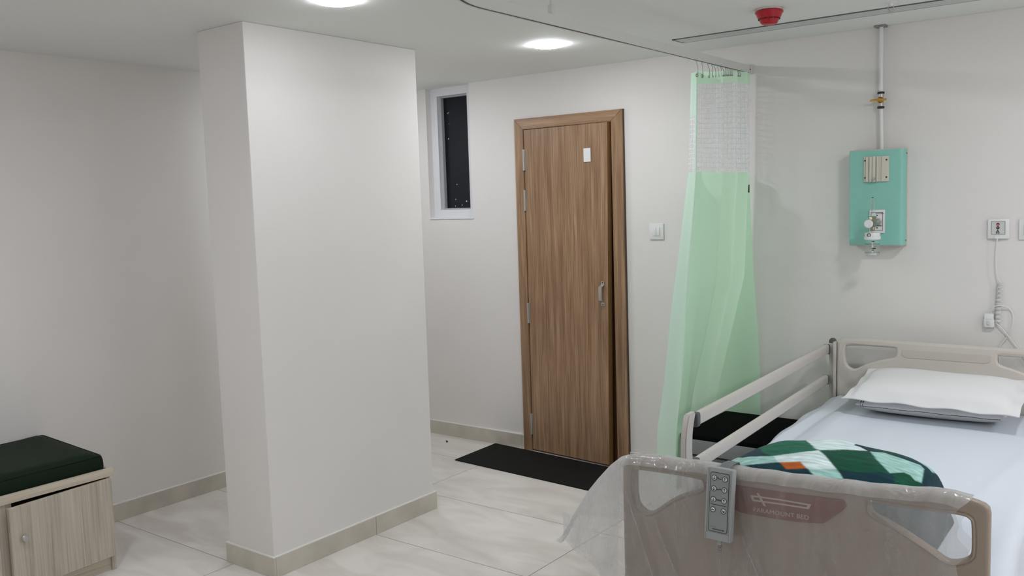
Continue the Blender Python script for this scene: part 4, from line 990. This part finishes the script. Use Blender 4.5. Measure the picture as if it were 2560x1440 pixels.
PATTERN = [('mint', [(0.215, 0.5286), (0.215, 0.5429), (0.215, 0.55), (0.22, 0.55), (0.235, 0.5786), (0.247, 0.6143), (0.282, 0.6071), (0.3242, 0.5929), (0.3558, 0.7271), (0.3904, 0.7343), (0.3958, 0.7343), (0.4011, 0.7343), (0.4037, 0.7414), (0.3853, 0.7271), (0.3612, 0.7271), (0.34, 0.72), (0.3247, 0.5857), (0.2999, 0.5929), (0.269, 0.6143), (0.255, 0.6071), (0.24, 0.6), (0.235, 0.5714), (0.225, 0.5643), (0.215, 0.5571)]), ('lgreen', [(0.235, 0.5714), (0.26, 0.6), (0.2995, 0.6), (0.34, 0.72), (0.3605, 0.7271), (0.3811, 0.7343), (0.4044, 0.7343), (0.4144, 0.7343), (0.4368, 0.5839), (0.4604, 0.5535), (0.4916, 0.5197), (0.5189, 0.5002), (0.5445, 0.4837), (0.5344, 0.4716), (0.5235, 0.4603), (0.5116, 0.4503), (0.4738, 0.4407), (0.4334, 0.435), (0.3919, 0.4305), (0.3747, 0.4386), (0.3573, 0.4467), (0.3387, 0.4563), (0.3041, 0.4932), (0.2565, 0.5424)]), ('navy', [(0.13, 0.5214), (0.14, 0.5286), (0.155, 0.5214), (0.165, 0.5286), (0.185, 0.5286), (0.2, 0.5429), (0.22, 0.5429), (0.22, 0.5643), (0.225, 0.5714), (0.235, 0.5714), (0.2565, 0.5424), (0.3041, 0.4932), (0.3387, 0.4563), (0.3573, 0.4467), (0.3747, 0.4386), (0.3919, 0.4305), (0.359, 0.4281), (0.3244, 0.4284), (0.2811, 0.4437), (0.2461, 0.4484), (0.1436, 0.5488), (0.135, 0.5143), (0.13, 0.5214)]), ('white', [(0.4044, 0.7343), (0.4342, 0.7486), (0.4642, 0.7629), (0.4991, 0.7629), (0.5251, 0.7557), (0.556, 0.7343), (0.5791, 0.7343), (0.6097, 0.7129), (0.6403, 0.5714), (0.6639, 0.5682), (0.6788, 0.5564), (0.693, 0.5467), (0.7065, 0.5386), (0.6833, 0.5234), (0.6576, 0.5152), (0.6303, 0.5105), (0.6037, 0.5026), (0.5783, 0.4956), (0.5536, 0.4839), (0.548, 0.4851), (0.5422, 0.4864), (0.5362, 0.4882), (0.5131, 0.5022), (0.4885, 0.5218), (0.4604, 0.5535), (0.434, 0.5905), (0.4089, 0.7486)]), ('mint', [(0.135, 0.5143), (0.1436, 0.5488), (0.2461, 0.4484), (0.2811, 0.4437), (0.3246, 0.428), (0.3593, 0.4275), (0.3923, 0.4297), (0.4074, 0.4116), (0.4215, 0.3946), (0.4347, 0.3788), (0.4123, 0.3745), (0.3902, 0.3691), (0.3679, 0.3634), (0.3383, 0.356), (0.3035, 0.3591), (0.2654, 0.3679), (0.2368, 0.3974), (0.1855, 0.464)]), ('white', [(0.3923, 0.4297), (0.4204, 0.4354), (0.4488, 0.4401), (0.4758, 0.4468), (0.5021, 0.4546), (0.5263, 0.4659), (0.5483, 0.4803), (0.5628, 0.4693), (0.5758, 0.4601), (0.5881, 0.452), (0.6074, 0.432), (0.6257, 0.4128), (0.643, 0.3943), (0.6493, 0.3879), (0.6555, 0.3815), (0.6616, 0.3753), (0.6324, 0.3609), (0.602, 0.349), (0.5703, 0.3402), (0.5661, 0.3422), (0.5619, 0.3441), (0.5576, 0.3463), (0.5464, 0.3577), (0.5346, 0.3701), (0.5223, 0.3832), (0.4931, 0.3825), (0.4639, 0.381), (0.4347, 0.3788), (0.4215, 0.3946), (0.4074, 0.4116)]), ('navy', [(0.105, 0.5), (0.11, 0.5071), (0.115, 0.5214), (0.135, 0.5143), (0.1855, 0.464), (0.2368, 0.3974), (0.2654, 0.3679), (0.3037, 0.3585), (0.3387, 0.355), (0.3685, 0.362), (0.3918, 0.3683), (0.415, 0.3741), (0.4384, 0.3789), (0.4548, 0.3635), (0.4702, 0.3495), (0.485, 0.3361), (0.5109, 0.3388), (0.5369, 0.3404), (0.5622, 0.3431), (0.5678, 0.3372), (0.5732, 0.3314), (0.5785, 0.3259), (0.5918, 0.3151), (0.6048, 0.3046), (0.6175, 0.2943), (0.6261, 0.2816), (0.6345, 0.2691), (0.6425, 0.2569), (0.6139, 0.2537), (0.5849, 0.2505), (0.5555, 0.2476), (0.5204, 0.2461), (0.485, 0.2437), (0.449, 0.241), (0.4044, 0.2437), (0.3578, 0.2489), (0.3074, 0.2614), (0.2607, 0.3072), (0.0545, 0.649)]), ('mint', [(0.5686, 0.3399), (0.601, 0.3487), (0.6319, 0.3607), (0.6616, 0.3753), (0.6714, 0.3642), (0.681, 0.3535), (0.6903, 0.343), (0.7008, 0.3295), (0.711, 0.3164), (0.7208, 0.3036), (0.7281, 0.2919), (0.7351, 0.2804), (0.7419, 0.2691), (0.7106, 0.2639), (0.6786, 0.2598), (0.6457, 0.2576), (0.6366, 0.2696), (0.6272, 0.2818), (0.6175, 0.2943), (0.6043, 0.3062), (0.5908, 0.3184), (0.5769, 0.3308), (0.5742, 0.3337), (0.5714, 0.3368)]), ('green', [(0.5485, 0.4813), (0.5752, 0.4937), (0.6022, 0.5018), (0.6306, 0.51), (0.6578, 0.5148), (0.6835, 0.5231), (0.7065, 0.5386), (0.7092, 0.5394), (0.7119, 0.5403), (0.7146, 0.5411), (0.7365, 0.5147), (0.7566, 0.499), (0.7755, 0.4826), (0.7966, 0.4649), (0.8167, 0.447), (0.8357, 0.4294), (0.8474, 0.4437), (0.8584, 0.4596), (0.8694, 0.4752), (0.8781, 0.4756), (0.8868, 0.4758), (0.8955, 0.4759), (0.9081, 0.4666), (0.9196, 0.4602), (0.9299, 0.458), (0.9315, 0.4598), (0.9332, 0.4616), (0.9349, 0.4633), (0.9358, 0.4338), (0.9363, 0.4027), (0.9364, 0.3711), (0.9092, 0.3216), (0.8767, 0.3), (0.8427, 0.2853), (0.8084, 0.2806), (0.7739, 0.2743), (0.7389, 0.268), (0.7331, 0.2796), (0.7271, 0.2915), (0.7208, 0.3036), (0.7028, 0.3264), (0.6836, 0.3504), (0.6631, 0.376), (0.6415, 0.3985), (0.6186, 0.4221), (0.594, 0.4468), (0.5799, 0.457), (0.5651, 0.4681)]), ('navy', [(0.667, 0.3746), (0.6853, 0.378), (0.7035, 0.381), (0.7219, 0.3833), (0.7522, 0.3938), (0.7823, 0.4042), (0.8109, 0.4189), (0.8237, 0.4199), (0.8363, 0.4217), (0.8485, 0.4246), (0.8619, 0.3851), (0.8732, 0.3488), (0.8831, 0.3147), (0.8363, 0.2968), (0.7879, 0.2832), (0.7389, 0.268), (0.7171, 0.301), (0.6934, 0.3362)]), ('navy', [(0.6596, 0.5749), (0.6738, 0.5857), (0.6895, 0.5929), (0.7052, 0.6), (0.7224, 0.5906), (0.7381, 0.5855), (0.7538, 0.5804), (0.7403, 0.5673), (0.7274, 0.5538), (0.7146, 0.5411), (0.7119, 0.5403), (0.7092, 0.5394), (0.7065, 0.5386), (0.6918, 0.5482), (0.6762, 0.56)]), ('mint', [(0.7146, 0.5411), (0.7274, 0.5538), (0.7403, 0.5673), (0.7538, 0.5804), (0.7783, 0.5736), (0.8016, 0.5699), (0.8247, 0.5664), (0.8506, 0.5627), (0.875, 0.5638), (0.8985, 0.5683), (0.9051, 0.5608), (0.9115, 0.5538), (0.9171, 0.5497), (0.9206, 0.534), (0.9238, 0.5208), (0.9265, 0.5104), (0.9289, 0.4988), (0.9311, 0.4859), (0.9331, 0.4701), (0.9275, 0.4629), (0.9215, 0.4571), (0.9153, 0.4521), (0.9082, 0.4585), (0.9008, 0.4656), (0.893, 0.4736), (0.8852, 0.4738), (0.8775, 0.4739), (0.8698, 0.4739), (0.8589, 0.4582), (0.8478, 0.4424), (0.8361, 0.4281), (0.8166, 0.4472), (0.796, 0.4667), (0.7741, 0.4858), (0.7556, 0.5), (0.7359, 0.516)]), ('navy', [(0.9172, 0.5426), (0.9222, 0.548), (0.9268, 0.5554), (0.9309, 0.5655), (0.9362, 0.5629), (0.9409, 0.5627), (0.9446, 0.5676), (0.9498, 0.526), (0.9534, 0.5006), (0.9561, 0.4813), (0.9502, 0.4449), (0.9429, 0.4109), (0.9344, 0.3815), (0.9345, 0.4113), (0.9342, 0.4404), (0.9337, 0.4679), (0.9291, 0.4917), (0.9239, 0.5098)]), ('orange', [(0.4403, 0.3789), (0.4668, 0.3815), (0.4934, 0.3833), (0.52, 0.3845), (0.5344, 0.3699), (0.5482, 0.3563), (0.5612, 0.344), (0.5362, 0.3411), (0.5105, 0.3392), (0.485, 0.3361), (0.4708, 0.3495), (0.456, 0.3636)])]
NU, NV = 380, 230
b = BM(); lay = b.loops.layers.float_color.new('pattern')
rows = [[blanket_point(i/NU, j/NV) for j in range(NV+1)] for i in range(NU+1)]
V = grid(b, rows)
def in_poly(P, x, y):
    c = False; n = len(P)
    for i in range(n):
        (x1, y1), (x2, y2) = P[i], P[i-1]
        if (y1 > y) != (y2 > y) and x < (x2-x1)*(y-y1)/(y2-y1)+x1: c = not c
    return c
PBOX = [(c, P, (min(p[0] for p in P), max(p[0] for p in P), min(p[1] for p in P), max(p[1] for p in P))) for c, P in reversed(PATTERN)]
def blanket_colour(u, v):
    if u > .935: return 'navy'
    for col, P, (a, c, d, e) in PBOX:
        if a <= u <= c and d <= v <= e and in_poly(P, u, v): return col
    k = (math.floor((u+v*1.1)*3.2)+math.floor((u-v*1.1)*3.2)) % 3
    return ('navy', 'green', 'mint')[k] if v > .6 else 'navy'
CC = {'navy': lin(16, 52, 62), 'green': lin(10, 74, 54), 'lgreen': lin(28, 98, 76), 'mint': lin(158, 200, 192), 'white': lin(208, 226, 226), 'orange': lin(178, 92, 36)}
b.faces.ensure_lookup_table(); k = 0
NM = [[blanket_colour(i/NU, j/NV) for j in range(NV+1)] for i in range(NU+1)]
def soft(i, j):
    c = NM[i][j]
    if all(NM[min(NU, max(0, i+p))][min(NV, max(0, j+q))] == c for p in (-1, 0, 1) for q in (-1, 0, 1)): return (*CC[c], 1)
    sm = [CC[blanket_colour((i+p*.45)/NU, (j+q*.45)/NV)] for p in (-1.6, -.8, 0, .8, 1.6) for q in (-1.6, -.8, 0, .8, 1.6)]
    return (*[sum(t[k] for t in sm)/len(sm) for k in range(3)], 1)
VC = [[soft(i, j) for j in range(NV+1)] for i in range(NU+1)]
for i in range(NU):
    for j in range(NV):
        f = b.faces[k]; k += 1
        for lp, (p, q) in zip(f.loops, ((i, j), (i, j+1), (i+1, j+1), (i+1, j))): lp[lay] = VC[p][q]
bmesh.ops.remove_doubles(b, verts=b.verts, dist=1e-5)
bmesh.ops.recalc_face_normals(b, faces=b.faces)
def blanket_material():
    m = mat('patterned_plush', (40, 90, 80), .9, spec=.1); nt = m.node_tree; bs = nt.nodes['Principled BSDF']; N = nt.nodes.new; L = nt.links.new
    at_ = N('ShaderNodeVertexColor'); at_.layer_name = 'pattern'
    tc = N('ShaderNodeTexCoord'); mp = N('ShaderNodeMapping'); mp.inputs['Scale'].default_value = (14, 60, 70); L(tc.outputs['Object'], mp.inputs[0])
    n = N('ShaderNodeTexNoise'); n.inputs['Scale'].default_value = 1; n.inputs['Detail'].default_value = 6; L(mp.outputs[0], n.inputs['Vector'])
    mr = N('ShaderNodeMapRange'); mr.inputs[1].default_value = .3; mr.inputs[2].default_value = .7; mr.inputs[3].default_value = .72; mr.inputs[4].default_value = 1.3; L(n.outputs['Fac'], mr.inputs[0])
    mx = N('ShaderNodeMix'); mx.data_type = 'RGBA'; mx.blend_type = 'MULTIPLY'; mx.inputs[0].default_value = 1; L(at_.outputs['Color'], mx.inputs[6]); L(mr.outputs[0], mx.inputs[7]); L(mx.outputs[2], bs.inputs['Base Color'])
    bs.inputs['Sheen Weight'].default_value = .06; bs.inputs['Sheen Roughness'].default_value = .5
    bp = N('ShaderNodeBump'); bp.inputs['Strength'].default_value = .3; bp.inputs['Distance'].default_value = .004; L(n.outputs['Fac'], bp.inputs['Height']); L(bp.outputs[0], bs.inputs['Normal'])
    return m
blk = bthing('folded_blanket', 'folded plush blanket in green, white and orange diamonds behind the footboard', 'blanket')
obj('cloth', b, blanket_material(), blk, world=False, ang=80)

# plastic cover over the footboard
def film():
    b = BM(); xs = [-.243+i*(.915+.243)/260 for i in range(261)]
    FOLDL = [(-.243, .525), (-.219, .562), (-.195, .606), (-.141, .690), (-.104, .736), (-.060, .784), (-.027, .812), (.0, .822)]
    LOW = [(-.243, .515), (-.223, .535), (-.211, .520), (-.179, .503), (-.121, .477), (-.086, .454), (-.079, .40), (-.06, .31), (.0, .28), (1, .28)]
    TP = [(x, z+.0045) for x, z in TOPF[2:]]
    rows = []
    for x in xs:
        zt = interp(FOLDL, x) if x < 0 else interp(TP, x); zl = min(interp(LOW, x), zt-.012)
        if x > 0: zt += .0012*math.sin(x*61)
        k = sstep(-.20, .0, x)                          # gap between front and back sheet closes at the free corner
        f, a = -.024*k-.004, .046*k+.004
        row = []; n = 40
        dz = lambda s: s
        for i in range(n):                              # front, bottom to top
            s = i/n; z = zl+(zt-.024-zl)*s
            amp = (.010 if x > 0 else .016)*(1-s)**.8
            cr = amp*(abs(math.sin((x*1.0+.42*(zt-z))*15))**3-.2)+.35*amp*math.sin((x+.25*(zt-z))*47)
            cr *= .45
            for x0, z0, sl, am in ((.018, .73, .375, .017), (.103, .671, .52, .018), (.367, .689, .49, .024), (.55, .70, .62, .009), (.75, .70, .4, .009)):
                if z < z0: cr += am*math.exp(-((x-x0-sl*(z0-z))/.0055)**2)*min(1, (z0-z)/.06)
            row.append((x+.006*math.sin(z*21)*(1 if x < 0 else .3)*(1-s), f-max(-.001, cr)-.004-.018*(1-s)*(1 if x < .02 else .6), z))
        for c in (0, 30, 60, 90, 120, 150, 180):        # over the rail
            cc = math.radians(c); mid = (f+a)/2; rr = (a-f)/2
            row.append((x, mid-rr*math.cos(cc), zt-.024+.024*math.sin(cc)))
        for i in range(1, 13):                          # back sheet
            s = i/12; z = zt-.024+(max(zl, .60)+.0-zt+.024)*s
            row.append((x, a+.004*math.sin(x*40)*s+.003, z))
        ed = sstep(.86, .915, x)
        row = [(p[0]+ed*(.012*math.sin(p[2]*43+k*.05)+.008*math.sin(p[2]*97)), p[1], p[2]) for k, p in enumerate(row)]
        rows.append(row)
    grid(b, rows, mi=lambda i, j: 1 if ((40 <= j < 47) or (j >= 47 and xs[i] < .27) or xs[i] < -.012) and not (j < 4) else 0); bmesh.ops.recalc_face_normals(b, faces=b.faces)
    return b
fm = bthing('plastic_cover', 'crinkled clear plastic sheet draped over the footboard of the bed', 'plastic sheet')
obj('film', film(), [M_film, M_film2], fm, world=False, ang=180)

# hand control hooked on the footboard
rc = bthing('bed_remote', 'grey bed remote control with white buttons hooked over the footboard', 'remote control')
RB = Matrix.Translation((.3205, -.060, .747)) @ Matrix.Rotation(.02, 4, 'Y') @ Matrix.Rotation(math.radians(-5), 4, 'X')
def robj(name, shape, m, parent=rc, **k):
    (shape.transform(RB)); return obj(name, shape, m, parent, world=False, **k)
b = BM(); box(b, -.0385, .0385, -.010, .012, -.100, .100, .003, 2); body = robj('body', b, M_ctrl)
b = BM(); box(b, .0325, .0375, -.0122, -.0095, -.099, .099, .001, 1); box(b, -.0375, -.0325, -.0122, -.0095, -.099, .099, .001, 1); box(b, -.0325, .0325, -.0122, -.0095, -.099, -.079, .001, 1); robj('raised_edge', b, M_ctrl, body)
KP = fillet([(-.0275, -.076), (.0275, -.076), (.0275, .088), (-.0275, .088)], .007, 5); KI = fillet([(-.0262, -.0747), (.0262, -.0747), (.0262, .0867), (-.0262, .0867)], .006, 5)
kp = robj('keypad', plate(KI, [], .001, 0, -.0106), M_ctrl2, body, smooth=False)
robj('keypad_outline', plate(KP, [KI], .0013, 0, -.0107), M_ink, body, smooth=False)
def button(x, z, kind):
    b = BM(); lathe(b, [(.0064, 0), (.0078, 0), (.0078, .0012), (.0064, .0012), (.0064, 0)], (x, -.0108, z), 'y', 24); ring = b
    b2 = BM(); lathe(b2, [(0, .0014), (.0058, .0013), (.0064, .0008), (.0064, 0)], (x, -.0108, z), 'y', 24)
    bt_ = robj('button', b2, M_btn, body); robj('button_ring', ring, M_ink, bt_)
    s = 1 if kind == 'up' else -1
    b = BM(); y = -.0125
    if kind in ('up', 'down'):
        tube(b, [(x, y, z-.0040*s), (x, y, z+.0040*s)], .0007, 6); tube(b, [(x-.0030, y, z+.0010*s), (x, y, z+.0042*s), (x+.0030, y, z+.0010*s)], .0007, 6)
    elif kind == 'flat':
        tube(b, [(x-.0042, y, z-.0008), (x+.0042, y, z-.0008)], .0010, 6); tube(b, [(x-.0035, y, z+.0004), (x-.001, y, z+.0012)], .0006, 6)
    else:
        tube(b, [(x-.0036, y, z+.002), (x-.0008, y, z-.0006), (x+.0038, y, z-.0006)], .0011, 6); tube(b, [(x-.002, y, z-.0022), (x+.0036, y, z-.0022)], .0009, 6)
    robj('button_icon', b, M_ink, bt_)
for k, z in enumerate((.0725, .0425, .0125)):
    button(-.0155, z, 'down'); button(.0150, z, 'up')
    b = BM(); y = -.0116
    if k == 0: tube(b, [(-.0065, y, z+.003), (-.003, y, z-.0012), (.0045, y, z-.002)], .0009, 6)
    if k == 1: tube(b, [(-.007, y, z-.001), (-.001, y, z-.001), (.0015, y, z+.0016), (.0065, y, z-.0008)], .0009, 6)
    if k == 2: tube(b, [(-.007, y, z+.0012), (.0065, y, z+.0012)], .0006, 6); tube(b, [(-.007, y, z-.0010), (.0065, y, z-.0010)], .0006, 6)
    robj('bed_icon', b, M_ink, kp)
button(-.0155, -.0155, 'flat'); button(.0150, -.0155, 'chair')
b = BM(); box(b, -.0235, .0235, -.0118, -.0108, -.0018, -.0005); robj('divider', b, M_ink, kp, smooth=False)
robj('maker_lettering', text_mesh('PARAMOUNT BED', .0042, -.0150, -.0114, -.0705), M_ink, kp, smooth=False)
robj('small_lettering', text_mesh('Manufactured by', .0026, -.0215, -.0114, -.0635), M_ctrl, kp, smooth=False)
b = BM(); rows = []
for p in [(0, .012, .02), (0, .0135, .075), (0, .020, .098), (0, .045, .1045), (0, .085, .104), (0, .098, .090), (0, .099, .070)]: rows.append([(-.016, p[1], p[2]), (.016, p[1], p[2])])
grid(b, rows); bmesh.ops.solidify(b, geom=b.faces[:], thickness=.003); robj('hook', b, M_ctrl, body, ang=60)
b = BM(); tube(b, [(.003, .001, -.0995), (.003, .001, -.113)], .0065, 12); robj('plug', b, M_ctrl, body)
b = BM()
for k in range(7): tube(b, [(.0035+k*.0004, .001, -.114-k*.005), (.0035+k*.0004, .001, -.1165-k*.005)], .0062-.0004*k, 10)
tube(b, [(.003, .001, -.112), (.006, .001, -.150)], .0036, 8); robj('strain_relief', b, M_cable, body)
b = BM(); tube(b, catmull([(.006, .001, -.149), (.008, -.001, -.19), (.009, -.001, -.26), (.010, .0, -.36), (.014, .002, -.46), (.03, .02, -.53)], 6), .0030, 8); robj('cable', b, M_cable, body)
